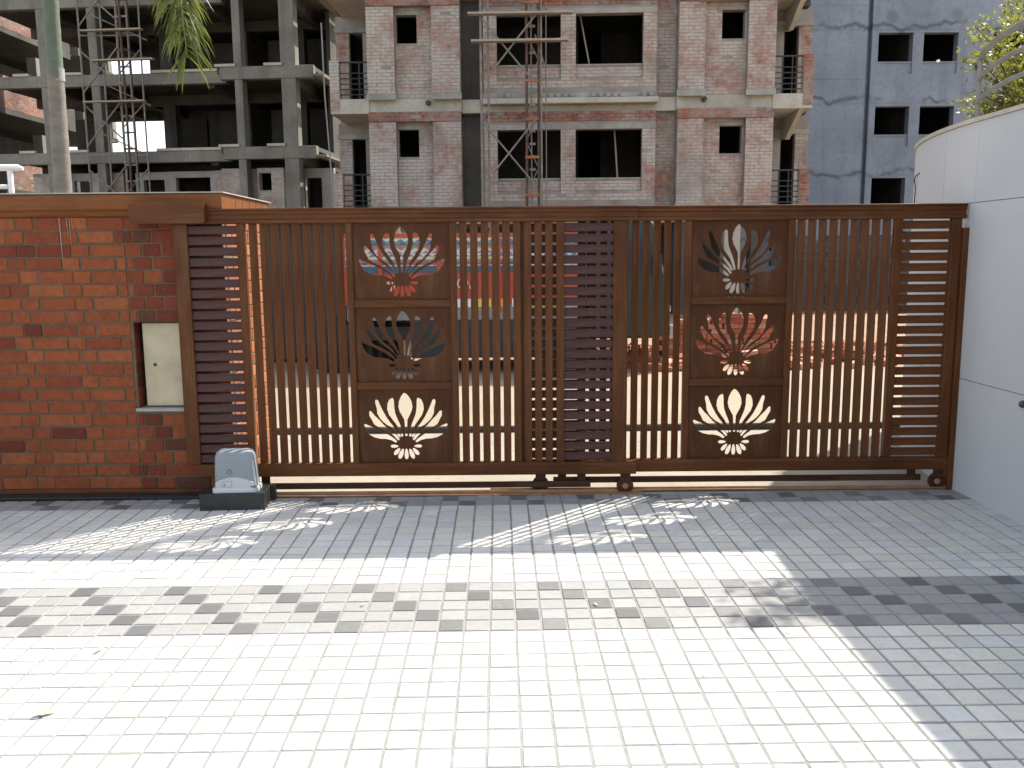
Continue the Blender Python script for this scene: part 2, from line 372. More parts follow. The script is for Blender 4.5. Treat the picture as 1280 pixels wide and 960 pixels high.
core.build('wall_core', M['mortar'], wall)
BC = {}
def brick_obj(s0, s1, z0, z1, mat, face='front', k=0):
    L = round(s1-s0, 3); H = round(z1-z0, 3); key = (L, H, mat.name, face, k % 3)
    if key not in BC:
        rr = random.Random(hash((L, H, k % 3)) & 0xffff); j = lambda a=0.0022: rr.uniform(-a, a)
        m = MB()
        fr = [(-L/2+j(),0+j(0.001),-H/2+j()),(L/2+j(),0+j(0.001),-H/2+j()),(L/2+j(),0.05,-H/2+j()),(-L/2+j(),0.05,-H/2+j()),
              (-L/2+j(),0+j(0.001),H/2+j()),(L/2+j(),0+j(0.001),H/2+j()),(L/2+j(),0.05,H/2+j()),(-L/2+j(),0.05,H/2+j())]
        m.add(fr, [(0,3,2,1),(4,5,6,7),(0,1,5,4),(1,2,6,5),(2,3,7,6),(3,0,4,7)])
        BC[key] = m.mesh('brick', mat, bevel=0.0028)
    return BC[key]
CP, CH = 0.0853, 0.0745
far_bricks = MB()
def lay_front(s0, s1, z0, z1, mat):
    if s1-s0 < 0.03: return
    me = brick_obj(s0, s1, z0, z1, mat, 'front', random.randrange(3))
    loc = ((s0+s1)/2-WS, FD+random.uniform(-0.0015, 0.002), (z0+z1)/2)
    if s1 < -3.50:
        far_bricks.add([Vector(loc)+v.co for v in me.vertices], [tuple(p.vertices) for p in me.polygons])
    else: link('brick', me, wall, loc)
J = 0.0115
for k in range(21):
    z0 = 0.042 + k*CP; z1 = min(z0+CH, 1.828)
    # zone right of the straight joint, then flemish bond running left
    segs = []
    s = -1.848; n = k % 2
    first = True
    while s > -2.47:
        L = (0.108 if (n % 2 == 0) else 0.226) if not first else (0.10 if k % 2 else 0.16)
        first = False
        a = max(s-L, -2.472)
        segs.append((a, s, M['brick_dark'] if random.random() < 0.75 else M['brick'])); s = a-J; n += 1
    s = -2.482; n = k; first = True
    while s > -4.7:
        L = 0.219 if n % 2 == 0 else 0.106
        if first and k % 2: L = 0.055 + 0.0
        first = False
        segs.append((s-L, s, M['brick'] if random.random() < 0.93 else M['brick_dark'])); s -= L+J; n += 1
    for a, b_, mt in segs:
        if z1 > NZ0-0.018 and z0 < NZ1-0.02:      # cut round the niche
            if b_ <= NS0 or a >= NS1: lay_front(a, b_, z0, z1, mt)
            else:
                if a < NS0-0.03: lay_front(a, NS0, z0, z1, mt)
                if b_ > NS1+0.03: lay_front(NS1, b_, z0, z1, mt)
        else: lay_front(a, b_, z0, z1, mt)
far_bricks.build('bricks', M['brick'], wall)['kind'] = 'stuff'
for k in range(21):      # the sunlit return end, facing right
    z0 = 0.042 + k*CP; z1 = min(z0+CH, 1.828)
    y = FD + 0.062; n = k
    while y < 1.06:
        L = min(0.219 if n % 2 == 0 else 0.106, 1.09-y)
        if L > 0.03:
            me = brick_obj(0, L, z0, z1, M['brick_return_lit'], 'side', random.randrange(3))
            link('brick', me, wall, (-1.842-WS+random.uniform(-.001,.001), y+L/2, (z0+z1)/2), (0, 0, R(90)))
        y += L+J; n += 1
nl = MB()
for k in range(6, 13):
    z0 = max(0.042+k*CP, 0.588); z1 = 0.042+k*CP+CH
    nl.box(NS0-WS-0.002, NS0-WS+0.0035, FD+0.006, 0.199, z0, z1)
nl.build('niche_lining', M['brick_dark'], wall)
M['lime'] = mottled('lime_streak', (0.26,0.17,0.125), (0.34,0.245,0.19), 30, 0.9)
for s_, ln, wd in ((-2.885, 0.34, 0.007), (-2.838, 0.13, 0.004), (-2.822, 0.20, 0.004), (-2.805, 0.10, 0.003)):
    MB().prism([(s_-WS-wd/2, 1.822), (s_-WS+wd/2, 1.822), (s_-WS+wd*0.4+0.003, 1.822-ln*0.6), (s_-WS+0.006, 1.822-ln), (s_-WS-wd*0.3+0.003, 1.822-ln*0.6)], FD-0.0038, FD-0.003, 'y').build('lime_streak', M['lime'], wall)
# niche: door, sill
nd = MB().box(-2.425-WS, -2.11-WS, 0.118, 0.135, 0.592, 1.143).build('niche_door', M['cream_metal'], wall, bevel=0.003)
MB().lathe([(-0.004, 0.004), (-0.004, 0.011), (0.0, 0.012)], (-2.355-WS, 0.118, 0.868), 'y', 12).build('keyhole', M['black_iron'], nd)
MB().box(-2.478-WS, -2.075-WS, 0.055, 0.19, 0.563, 0.585).build('niche_sill', M['cap_stone'], wall, bevel=0.003)
# coping: timber fascia in profile, stone slab over it
prof = [(0.03,1.965),(0.018,1.962),(0.018,1.872),(0.040,1.858),(0.055,1.832),(0.068,1.826),(0.30,1.826),(0.30,1.965)]
MB().prism(prof, -4.7-WS, -1.825-WS).build('fascia', M['cap_wood'], wall)
MB().box(-4.72-WS, -1.81-WS, 0.008, 0.31, 1.967, 1.975).build('coping_slab', M['cap_stone'], wall, bevel=0.002)
MB().box(-2.11-WS, -1.81-WS, 0.3105, 1.12, 1.967, 1.975).build('coping_slab', M['cap_stone'], wall, bevel=0.002)
y = 0.304
while y < 1.09:
    y2 = min(y+0.155, 1.10)
    MB().box(-2.10-WS, -1.824-WS, y, y2-0.006, 1.832, 1.9655).build('fascia_board', M['cap_wood'], wall, bevel=0.002)
    y = y2
MB().box(-4.7-WS, -2.06-WS, -0.055, 0.060, 0.0, 0.014).build('shadow_gap_strip', M['black_stone'], wall, bevel=0.003)  # black strip standing for the shadow gap along the paving edge
MB().prism([(0.045,0.016),(0.045,0.032),(0.052,0.040),(0.066,0.042),(0.066,0.016)], -4.7-WS, -2.06-WS).build('plinth_rail', M['gate_x'], wall)

# timber guide box the leaf slides into
gb = empty('guide_box', gp(-2.15, 0, 1.775), GY, 'brown timber box on the wall top where the gate rail slides in', 'guide box')
MB().box(-0.235, 0.235, -0.058, -0.018, 0, 0.128).build('front_board', M['gate_x'], gb, bevel=0.003)
MB().box(-0.235, 0.0, -0.0175, 0.066, 0.004, 0.050).build('back_block', M['gate_x'], gb, bevel=0.002)
MB().box(-0.235, 0.232, -0.0175, 0.016, 0.112, 0.127).build('top_board', M['cap_wood'], gb, bevel=0.002)

# ground tracks
tr = MB().prism([(-0.03,0.0),(-0.03,0.008),(0.012,0.010),(0.016,0.022),(0.030,0.022),(0.034,0.010),(0.05,0.008),(0.05,0)], -2.05, 0.86).build('gate_track', M['steel_track'])
tr.location = gp(0, 0, 0); tr.rotation_euler = (0, 0, GY)
tag(tr, 'rusty ground rail under the left gate leaf with the motor', 'gate track', 'ground rails of the gate')
tr = MB().prism([(0.056,0.0),(0.056,0.008),(0.069,0.010),(0.072,0.022),(0.086,0.022),(0.090,0.010),(0.115,0.008),(0.115,0)], -0.15, 2.915).build('gate_track', M['steel_track'])
tr.location = gp(0, 0, 0); tr.rotation_euler = (0, 0, GY)
tag(tr, 'rusty ground rail under the right gate leaf by the white wall', 'gate track', 'ground rails of the gate')
sill = MB().box(-2.05, 2.915, -0.053, 0.17, -0.03, -0.006).build('gate_sill', M['joint']); sill['kind'] = 'structure'
sill.location = gp(0, 0, 0); sill.rotation_euler = (0, 0, GY)

# lotus outlines (metres, origin at the flower's heart)
Z_ = 0.001157*1.03
def pt(x, y): return ((x-350)*Z_, (788-y)*Z_)
centre = [(344,514),(328,532),(316,560),(311,592),(318,620),(332,645),(342,664),(344,690),(344,728),(344,750),(348,757),(354,757),(358,750),(358,728),(358,690),(359,664),(369,645),(382,620),(389,592),(384,562),(372,538),(358,521)]
p1 = [(279,542),(262,552),(252,575),(249,605),(258,635),(275,660),(290,680),(303,700),(314,730),(323,756),(329,760),(334,754),(328,725),(318,690),(305,660),(294,630),(289,600),(288,570),(286,548)]
p2 = [(186,553),(184,566),(192,600),(195,630),(208,655),(225,675),(245,692),(268,705),(290,732),(307,758),(315,764),(321,758),(306,730),(283,702),(265,680),(245,650),(225,612),(210,578),(201,556),(194,551)]
p3 = [(154,613),(150,622),(151,642),(164,665),(176,690),(200,705),(230,718),(260,735),(285,757),(301,776),(309,781),(314,774),(300,752),(280,733),(256,715),(231,695),(205,665),(180,640),(163,618)]
p4 = [(126,686),(120,691),(124,702),(134,725),(150,748),(175,762),(205,770),(240,772),(268,779),(288,791),(295,792),(299,785),(288,773),(268,758),(241,740),(206,722),(176,708),(150,697)]
pet = [pt_ for pt_ in [centre, p1, p2, p3, p4]]
LOTUS = [[pt(*q) for q in centre]]
for p in (p1, p2, p3, p4):
    LOTUS.append([pt(*q) for q in p]); LOTUS.append([(-pt(*q)[0], pt(*q)[1]) for q in reversed(p)])
def ell(cx, cy, rx, ry, ang, n=14):
    a = R(ang); out = []
    for k in range(n):
        t = 2*math.pi*k/n; u, v = rx*math.cos(t), ry*math.sin(t)*(1+0.25*math.cos(t))
        out.append(pt(cx+u*math.cos(a)-v*math.sin(a), cy+u*math.sin(a)+v*math.cos(a)))
    return out
for cx, cy, rx, ry, a in [(285,813,22,9,180),(415,813,22,9,0),(298,843,25,11,130),(402,843,25,11,50),(321,856,31,12,112),(379,856,31,12,68),(350,857,31,11,90)]:
    LOTUS.append(ell(cx, cy, rx, ry, a))
def lotus_mesh(w, z0, z1, zc, mat):
    cu = bpy.data.curves.new('lotus', 'CURVE'); cu.dimensions = '2D'; cu.fill_mode = 'BOTH'; cu.extrude = 0.002
    for poly in [[(-w/2,z0),(w/2,z0),(w/2,z1),(-w/2,z1)]] + [[(x, y+zc) for x, y in p] for p in LOTUS]:
        sp = cu.splines.new('POLY'); sp.points.add(len(poly)-1); sp.use_cyclic_u = True
        for q, (a, b_) in zip(sp.points, poly): q.co = (a, b_, 0, 1)
    o = bpy.data.objects.new('lotus_tmp', cu); COL.objects.link(o)
    dg = bpy.context.evaluated_depsgraph_get(); dg.update()
    me = bpy.data.meshes.new_from_object(o.evaluated_get(dg)); me.name = 'lotus_panel'
    bpy.data.objects.remove(o); bpy.data.curves.remove(cu)
    me.transform(Matrix.Rotation(R(90), 4, 'X')); me.materials.clear(); me.materials.append(mat)
    return me
LP = lotus_mesh(0.618, 0.0, 0.488, 0.138, M['panel'])

def gate_leaf(s_c, off, label, blade_mat, topl, topr, botl, botr, rackl, rackr, wheels, rz0):
    g = empty('gate_leaf', gp(s_c, off, 0), GY, label, 'gate', 'the two sliding gate leaves')
    tp = [(-0.014,1.868),(-0.014,1.857),(-0.004,1.851),(-0.004,1.834),(0.004,1.828),(0.004,1.803),(-0.005,1.797),(-0.005,1.776),(0.0,1.773),(0.045,1.773),(0.045,1.857),(0.052,1.857),(0.052,1.868)]
    MB().prism(tp, topl, topr).build('top_rail', M['gate_x'], g, bevel=0.003, seg=2)
    MB().prism([(-0.004,0.132),(-0.006,0.140),(-0.006,0.196),(0.0,0.206),(0.0,0.216),(0.045,0.216),(0.045,0.132)], botl, botr).build('bottom_rail', M['gate_x'], g)
    for a0, a1 in [(-1.442,-1.352),(1.352,1.442 if off == 0 else 1.416)]:
        MB().box(a0, a1, 0.001, 0.044, 0.2155, 1.7735).build('stile', M['gate_z'], g, bevel=0.003)
    for a0, a1 in [(-1.040,-0.988),(0.988,1.040),(-0.350,-0.309),(0.309,0.352)]:
        MB().box(a0, a1, 0.002, 0.043, 0.2155, 1.7735).build('stile', M['gate_z'], g, bevel=0.003)
    sm = MB().box(-0.0252, 0.0252, -0.003, 0.003, 0.2155, 1.7735).mesh('slat', M['gate_z'], bevel=0.0015)
    for k in range(9):
        for sg in (-1, 1): link('slat', sm, g, (sg*(0.941-0.0683*k)+random.uniform(-.0008,.0008), 0.022+random.uniform(-.001,.001), 0), (0, 0, R(-20*sg)))
    for zb in (0.705, 1.239):
        MB().box(-0.3085, 0.3085, 0.003, 0.040, zb, zb+0.047).build('cross_rail', M['gate_x'], g, bevel=0.003)
    for zb in (0.2165, 0.7515, 1.2855): link('lotus_panel', LP, g, (0, 0.026, zb))
    bm_ = MB().prism([(-0.004,0.0262),(-0.010,0.0255),(-0.013,-0.025),(-0.008,-0.0265),(0.004,-0.0265),(0.006,0.0262)], -0.1575, 0.1575).mesh('louvre_blade', blade_mat, bevel=0.0015)
    for k in range(23):
        for sg in (-1, 1): link('louvre_blade', bm_, g, (sg*1.196, 0.026, 1.7365-0.0675*k), (R(random.uniform(-1.2,1.2)), 0, 0))
    MB().box(rackl, rackr, 0.022, 0.034, rz0, rz0+0.042).build('drive_rack', M['gate_dark'], g, bevel=0.002)
    n = 5
    for k in range(n):
        a = rackl+0.06+(rackr-rackl-0.12)*k/(n-1)
        if any(abs(a-q) < 0.09 for q in wheels): continue
        if k in (0, n-1) or k == 2 and False: MB().box(a-0.028, a+0.028, 0.0345, 0.043, rz0+0.01, 0.135).build('rack_bracket', M['gate_dark'], g)
    for a in wheels:
        wl = MB().lathe([(0.010,0.040),(0.010,0.054),(0.016,0.056),(0.020,0.050),(0.026,0.050),(0.030,0.056),(0.036,0.054),(0.036,0.040)], (a, 0, 0.047), 'y', 24).build('wheel', M['gate_dark'], g, smooth=True)
        MB().lathe([(0.002,0.010),(0.002,0.017),(0.0095,0.021)], (a, 0, 0.047), 'y', 12).build('hub', M['steel_track'], wl, smooth=True)
        MB().box(a-0.034, a+0.034, 0.003, 0.0085, 0.075, 0.150).build('wheel_bracket', M['gate_dark'], g, bevel=0.002)
    return g
gl = gate_leaf(-0.698, 0.0, 'brown slatted sliding gate leaf with louvres tinted by painted sky sheen, nearer, behind the motor', M['sky_sheen'], -1.46, 1.502, -1.37, 1.512, -1.0, 1.215, (1.443,), 0.038)
# end bracket and its extra bolts on the left leaf, seen by the wheel
gr = gate_leaf(1.472, 0.055, 'brown slatted sliding gate leaf, farther one, meeting the white wall', M['gate_x'], -1.45, 1.44, -1.42, 1.440, -1.2, 1.26, (-1.285, 1.365), 0.052)
jamb = empty('gate_jamb', gp(2.872, 0.040, 0), GY, 'slim dark brown gate jamb post fixed against the white wall', 'gate post')
MB().box(0.021, 0.055, 0, 0.022, 0, 1.715).build('post_plate', M['gate_z'], jamb, bevel=0.002)
MB().box(0.021, 0.034, 0.0225, 0.085, 0, 1.715).build('stop_bar', M['gate_z'], jamb, bevel=0.002)

# sliding gate motor and its black plinth
pl = empty('motor_plinth', (-1.69, 5.40, 0), R(3.0), 'black stone block plinth under the grey gate motor', 'plinth')
MB().box(-0.198, 0.200, -0.11, 0.10, -0.01, 0.106).build('front_slab', M['black_stone'], pl, bevel=0.004)
MB().box(-0.165, 0.228, 0.1005, 0.152, -0.01, 0.100).build('back_slab', M['black_stone'], pl, bevel=0.004)
M['motor_grey'] = mottled('motor_grey_plastic', (0.20,0.225,0.245), (0.235,0.26,0.28), 3, 0.42, 90, 0.06)
M['motor_pale'] = mottled('motor_pale_plastic', (0.40,0.425,0.44), (0.45,0.475,0.485), 3, 0.4, 90, 0.05)
M['motor_dark'] = mottled('motor_mark_grey', (0.10,0.11,0.12), (0.13,0.14,0.15), 3, 0.4, 90, 0.05)
mo = empty('gate_motor', (-1.672, 5.395, 0.106), R(3.0), 'grey plastic sliding gate motor on the black plinth', 'gate motor')
def rrect(hx, hy, r, n=5):
    out = []
    for cx, cy, a0 in ((hx-r,hy-r,0),(-hx+r,hy-r,90),(-hx+r,-hy+r,180),(hx-r,-hy+r,270)):
        for k in range(n+1):
            a = R(a0+90*k/n); out.append((cx+r*math.cos(a), cy+r*math.sin(a)))
    return out
def loft(levels, n=5):
    m = MB(); vs = []; L = None
    for z, cx, cy, hx, hy, r in levels:
        ring = rrect(hx, hy, r, n); L = len(ring); vs += [(cx+a, cy+b_, z) for a, b_ in ring]
    fs = [(i*L+k, i*L+(k+1)%L, (i+1)*L+(k+1)%L, (i+1)*L+k) for i in range(len(levels)-1) for k in range(L)]
    fs += [tuple(range(L-1,-1,-1)), tuple((len(levels)-1)*L+k for k in range(L))]
    return m.add(vs, fs)
loft([(0.0,0,0,0.158,0.088,0.03),(0.022,0,0,0.158,0.088,0.03),(0.030,0,0,0.152,0.083,0.03)]).build('base_flange', M['motor_pale'], mo, smooth=True)
loft([(0.028,0,0,0.142,0.074,0.03),(0.10,-0.002,0,0.139,0.072,0.032),(0.19,-0.003,0,0.134,0.069,0.034),(0.222,-0.004,0,0.130,0.066,0.036),(0.240,-0.006,0,0.120,0.058,0.036),(0.249,-0.008,0,0.100,0.042,0.03),(0.252,-0.008,0,0.06,0.02,0.015)]).build('cover', M['motor_grey'], mo, smooth=True)
# pale front plate with an arched top, badge, key hatch
arch = [(-0.131,0.022),(0.128,0.022),(0.127,0.060)] + [(0.127-0.258*k/12, 0.066+0.026*math.sin(math.pi*k/12)**1.3+0.004*k/12) for k in range(1,12)] + [(-0.131,0.060)]
fp = MB().prism(arch, -0.0795, -0.0700, 'y').build('front_plate', M['motor_pale'], mo, bevel=0.0012)
ring = MB()
for k in range(20):
    a0, a1 = 2*math.pi*k/20, 2*math.pi*(k+1)/20
    P0 = lambda r, a, y: (-0.034+r*math.cos(a), y, 0.125+r*math.sin(a))
    ring.add([P0(.0125,a0,-0.0745),P0(.0165,a0,-0.0745),P0(.0165,a1,-0.0745),P0(.0125,a1,-0.0745),P0(.0125,a0,-0.070),P0(.0165,a0,-0.070),P0(.0165,a1,-0.070),P0(.0125,a1,-0.070)],
             [(0,1,2,3),(0,4,5,1),(2,6,7,3),(1,5,6,2),(3,7,4,0),(4,7,6,5)])
ring.build('badge_ring', M['motor_dark'], mo)
hx0, hz0 = -0.078, 0.034
out = [(hx0+0.058,hz0),(hx0+0.058,hz0+0.037)] + [(hx0+0.045-0.055*k/6, hz0+0.037-0.011*(k/6)**2) for k in range(0,7)] + [(hx0-0.012,hz0+0.012),(hx0-0.006,hz0+0.002)]
ha = MB()
for i in range(len(out)):
    a, b_ = out[i], out[(i+1)%len(out)]
    ha.tube([(a[0],-0.0797,a[1]),(b_[0],-0.0797,b_[1])], 0.0011, 5)
mo.scale = (0.90, 0.95, 1.04)
hat = ha.build('key_hatch', M['motor_dark'], mo)
MB().lathe([(-0.0825,0.003),(-0.0825,0.0055),(-0.079,0.006)], (hx0+0.008,0,hz0+0.013), 'y', 10).build('lock', M['rust'], hat)
MB().box(0.112, 0.150, -0.086, -0.062, 0.028, 0.040).build('release_lever', M['motor_dark'], mo, bevel=0.003)

# ------------------------------------------------------------------ right white wall, curving away beyond the gate
rw = empty('white_wall', (3.005, 4.0, 0), 0, 'tall white boundary wall with a rounded far corner, right of the gate', 'wall')
CX, CY, RW = 6.755, 5.55, 3.75
def wall_xy(u, off=0.0):
    """u < 0: metres along the straight part towards the camera; u >= 0: angle in degrees round the corner"""
    if u < 0: return (off, CY+u-4.0)
    a = R(180-u); r = RW-off
    return (CX+r*math.cos(a)-3.005, CY+r*math.sin(a)-4.0)
def wall_piece(u0, u1, z0, z1, mat, name, th=0.2, off=0.0, bevel=0.0):
    n = 1 if u1 <= 0 else max(2, int((u1-u0)/3))
    us = [u0+(u1-u0)*k/n for k in range(n+1)]
    if u1 <= 0: us = [u0, u1 if u1 < 0 else -1e-6]
    a = [wall_xy(u, off) for u in us]; b_ = [wall_xy(u, off+th) for u in us]
    poly = a + b_[::-1]
    return MB().prism(poly, z0, z1, 'z').build(name, mat, rw, bevel=bevel, smooth=u1 > 0)
g_ = 0.0025
for z0, z1 in ((-0.02, 0.742), (0.746, 1.866), (1.870, 2.366)):
    cuts = [-8.6, -6.2, -3.75, -1.30, 0]
    for a, b_ in zip(cuts[:-1], cuts[1:]): wall_piece(a+g_, b_-(g_ if b_ < 0 else 0.0), z0, z1, M['white_wall'], 'wall_panel')
    cz = [0.0, 7.0, 40, 75, 100]
    for a, b_ in zip(cz[:-1], cz[1:]): wall_piece(a+0.03, b_-0.03, z0, z1, M['white_wall'], 'wall_panel')
M['coping_buff'] = mottled('buff_coping', (0.40,0.36,0.30), (0.50,0.46,0.39), 7, 0.8)
wall_piece(-8.62, 0, 2.368, 2.394, M['coping_buff'], 'coping', 0.23, -0.012)
wall_piece(0.001, 100, 2.368, 2.394, M['coping_buff'], 'coping', 0.23, -0.012)
# raised terrace behind it
tz = [(3.21, -3.0)] + [(CX-(RW-0.205)*math.cos(R(u)), CY+(RW-0.205)*math.sin(R(u))) for u in range(0, 101, 5)] + [(12.0, 9.2), (12.0, -3.0)]
MB().prism(tz, 0.0, 2.34, 'z').build('terrace', M['earth'])['kind'] = 'structure'
# grey railing on the terrace edge
rl = empty('railing', (3.4, 5.5, 2.34), 0, 'grey tubular three-bar railing curving along the white wall top', 'railing')
def rail_xy(u):
    r = 3.33
    if u < 0: return (CX-r-3.4, CY+u-5.5)
    return (CX-r*math.cos(R(u))-3.4, CY+r*math.sin(R(u))-5.5)
us = [-6, -4.5, -3, -1.5] + list(range(0, 103, 3))
for zz, rr in ((0.70, 0.024), (0.535, 0.017), (0.37, 0.017)):
    MB().tube([rail_xy(u)+(zz,) for u in us], rr, 10).build('rail', M['grey_steel'], rl, smooth=True)
for u in (-4.4, -2.2, 0.5, 24.5, 50, 75, 100):
    q = rail_xy(u); MB().tube([q+(0.0,), q+(0.70,)], 0.019, 10).build('post', M['grey_steel'], rl, smooth=True)
# photocell and cable
pc = empty('photocell', (3.004, 4.862, 0.694), 0, 'small black photocell box on the white wall', 'sensor')
loft([(0.0,0,0,0.030,0.020,0.012),(0.020,0,0,0.028,0.018,0.012),(0.026,0,0,0.022,0.013,0.010)]).build('housing', M['black_iron'], pc, smooth=True).rotation_euler = (R(90), 0, R(-90))
MB().lathe([(0.0,0.012),(0.004,0.011),(0.006,0.006)], (0,0,0), 'z', 14).build('lens', M['motor_dark'], pc, smooth=True)
for ch in pc.children:
    if ch.name.startswith('lens'): ch.rotation_euler = (0, R(-90), 0); ch.location = (-0.026, 0, 0.008)
def arc_pt(u, z, off): 
    a = R(180-u); return (CX+(RW+off)*math.cos(a), CY+(RW+off)*math.sin(a), z)
cb = MB().tube([arc_pt(21.5,1.80,0.006), arc_pt(19.0,1.93,0.010), arc_pt(18.2,2.05,0.014), arc_pt(19.3,2.11,0.016), arc_pt(20.2,2.10,0.014), arc_pt(19.0,2.14,0.012), arc_pt(16.8,2.15,0.006)], 0.004, 6).build('wall_cable', M['black_iron'])
tag(cb, 'thin dark cable curling out of the white wall above the gate', 'cable')

# ------------------------------------------------------------------ middle brick building (bare, under construction)
FH = 2.74; B0 = 5.48            # storey height, top of the belt beam in view
mb = empty('brick_building', (0, 22.5, 0), R(-2.5), 'unfinished brick apartment block with concrete belt beams, centre', 'building')
def bb(name, s0, s1, d0, d1, z0, z1, mat='render_grey', bevel=0.0):
    return MB().box(s0, s1, d0, d1, z0, z1).build(name, M[mat], mb, bevel=bevel)
def courses(m, s0, s1, z0, z1, d, holes=(), pitch=0.083, rr=random.Random(3)):
    """brick courses proud of a wall face at depth d, cut round holes (s0, s1, z0, z1)"""
    k = 0; z = z0
    while z < z1-0.02:
        zt = min(z+pitch-0.012, z1); spans = [(s0, s1)]
        for h0, h1, v0, v1 in holes:
            if zt > v0 and z < v1:
                ns = []
                for a, b_ in spans:
                    if h1 <= a or h0 >= b_: ns.append((a, b_)); continue
                    if h0 > a: ns.append((a, h0))
                    if h1 < b_: ns.append((h1, b_))
                spans = ns
        for a, b_ in spans:
            s = a - (0.12 if k % 2 else 0.0)
            while s < b_-0.01:
                e = s+0.228; x0, x1 = max(s, a), min(e, b_)
                if x1-x0 > 0.02 and rr.random() > 0.02:
                    o = rr.uniform(0.002, 0.009)
                    m.add([(x0,d,z),(x1,d,z),(x1,d,zt),(x0,d,zt),(x0+.004,d-o,z+.003),(x1-.004,d-o,z+.003),(x1-.004,d-o,zt-.003),(x0+.004,d-o,zt-.003)],
                          [(4,5,6,7),(0,1,5,4),(1,2,6,5),(2,3,7,6),(3,0,4,7)])
                s = e+0.012
        z += pitch; k += 1
bk = MB(); bkr = MB()
BAYW = [(0.0, 1.58), (1.95, 3.60)]
for fl in range(-2, 4):
    zt = B0 + FH*fl                     # floor level (top of belt); belt below it
    if fl == -2: zt = 0.0
    top = (B0 + FH*(fl+1) - 0.35) if fl > -2 else (B0-FH-0.35)
    seen = fl in (-1, 0)
    # floor slab, belt beams
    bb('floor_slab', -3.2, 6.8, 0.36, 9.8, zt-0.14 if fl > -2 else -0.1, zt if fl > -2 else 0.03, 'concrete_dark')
    if fl > -2:
        bb('belt_beam', -3.22, -0.895, -0.02, 0.352, zt-0.35, zt-0.002, 'concrete_light', 0.01)
        bb('belt_beam', -0.892, 4.447, 0.06, 0.352, zt-0.36, zt-0.03, 'concrete_light', 0.01)
        bb('belt_beam', 4.45, 6.82, -0.02, 0.352, zt-0.35, zt-0.002, 'concrete_light', 0.01)
        bb('belt_beam', -3.2, 6.8, 9.5, 9.8, zt-0.35, zt-0.001, 'concrete')
    if fl == -2:
        for s0, s1 in [(-3.19,-2.52),(-1.59,-0.9),(0.8,1.2),(2.6,3.0),(4.46,5.07),(5.72,6.12),(6.40,6.78)]:
            bb('column', s0, s1, 0.0, 0.5, 0.03, top, 'concrete_light' if s0 == 5.72 else 'concrete_dark')
        bb('ground_wall', -3.2, 1.0, 3.0, 3.2, 0.03, top, 'site_mortar'); bb('ground_wall', 1.9, 6.8, 3.0, 3.2, 0.03, top, 'concrete_dark')
        continue
    h = top-zt
    # brick piers with render caps, proud of the wall
    for i, (s0, s1) in enumerate([(-3.2,-2.52),(-1.60,-0.90),(4.45,5.09),(6.13,6.80)]):
        bb('pier', s0, s1, -0.21, 0.30, zt-0.03, top-0.24, 'site_mortar')
        bb('pier_cap', s0-0.006, s1+0.006, -0.235, 0.29, top-0.238, top-0.12, 'concrete')
        bb('pier_ledge', s0-0.03, s1+0.03, -0.24, -0.2115, zt-0.06, zt+0.09, 'render_grey')
        if seen: courses(bk, s0, s1, zt+0.095, top-0.245, -0.21)
    # walls with small windows
    for w0, w1, o0, o1 in [(-2.52,-1.60,-2.50,-1.98), (5.09,6.13,5.53,6.09)]:
        o2, o3 = zt+1.32, zt+1.99
        m = MB().box(w0, o0, 0, 0.23, zt, top-0.1).box(o1, w1, 0, 0.23, zt, top-0.1).box(o0, o1, 0, 0.23, zt, o2).box(o0, o1, 0, 0.23, o3, top-0.1)
        m.build('wall', M['site_mortar'], mb)
        bb('window_lintel', o0-0.12 if w0 > 0 else o0, o1+0.12 if w0 < 0 else o1, -0.012, 0.02, o3, o3+0.10, 'render_grey')
        if seen: courses(bk, w0, w1, zt+0.02, top-0.12, 0, [(o0-0.13, o1+0.13, o3-0.005, o3+0.105), (o0, o1, o2, o3)])
    # recesses
    bb('recess_wall', -0.90, -0.33, 0.34, 0.52, zt-0.35, top, 'concrete_dark'); bb('recess_wall', 3.93, 4.45, 0.24, 0.45, zt, top, 'site_mortar')
    if seen: courses(bk, 3.93, 4.45, zt+0.1, top-0.1, 0.24)
    # projecting bay with two big openings
    v0, v1 = zt+0.72, zt+1.93
    bb('bay_ledge', -0.36, 3.97, -0.27, 0.30, zt-0.20, zt-0.06, 'concrete_light', 0.015)
    bb('bay_ledge', -0.34, 3.95, -0.20, 0.30, zt-0.059, zt+0.06, 'render_grey', 0.02)
    m = MB().box(-0.33, 0.0, -0.12, 0.12, zt+0.06, top-0.04).box(1.58, 1.95, -0.12, 0.12, zt+0.06, top-0.04).box(3.60, 3.93, -0.12, 0.12, zt+0.06, top-0.04)
    for a, b_ in BAYW: m.box(a, b_, -0.12, 0.12, zt+0.06, zt+0.42).box(a, b_, -0.05, 0.12, zt+0.42, v0).box(a, b_, -0.12, 0.12, v1, top-0.04)
    m.build('bay_wall', M['site_mortar'], mb)
    bb('bay_lintel', -0.34, 3.94, -0.135, -0.118, v1+0.005, v1+0.13, 'render_grey')
    for a, b_ in BAYW: bb('window_sill', a+0.004, b_-0.004, -0.07, 0.10, v0, v0+0.035, 'render_grey')
    if seen:
        courses(bk, -0.33, 3.93, zt+0.20, v1, -0.12, [(a, b_, zt+0.42, v1) for a, b_ in BAYW])
        for a, b_ in BAYW: courses(bk, a, b_, zt+0.45, v0-0.05, -0.05)
        for q in range(24):
            if random.random() < 0.8: MB().box(-0.30+q*0.176, -0.30+q*0.176+0.10, -0.265, -0.20, zt-0.05, zt+0.02+random.uniform(0,0.03)).build('toothing_brick', M['render_grey'], mb)
    # red brick band right under the beam above
    bb('band_wall', -3.2, -0.905, -0.06, 0.2, top-0.118, top-0.003, 'site_mortar'); bb('band_wall', 4.455, 6.8, -0.06, 0.2, top-0.118, top-0.003, 'site_mortar')
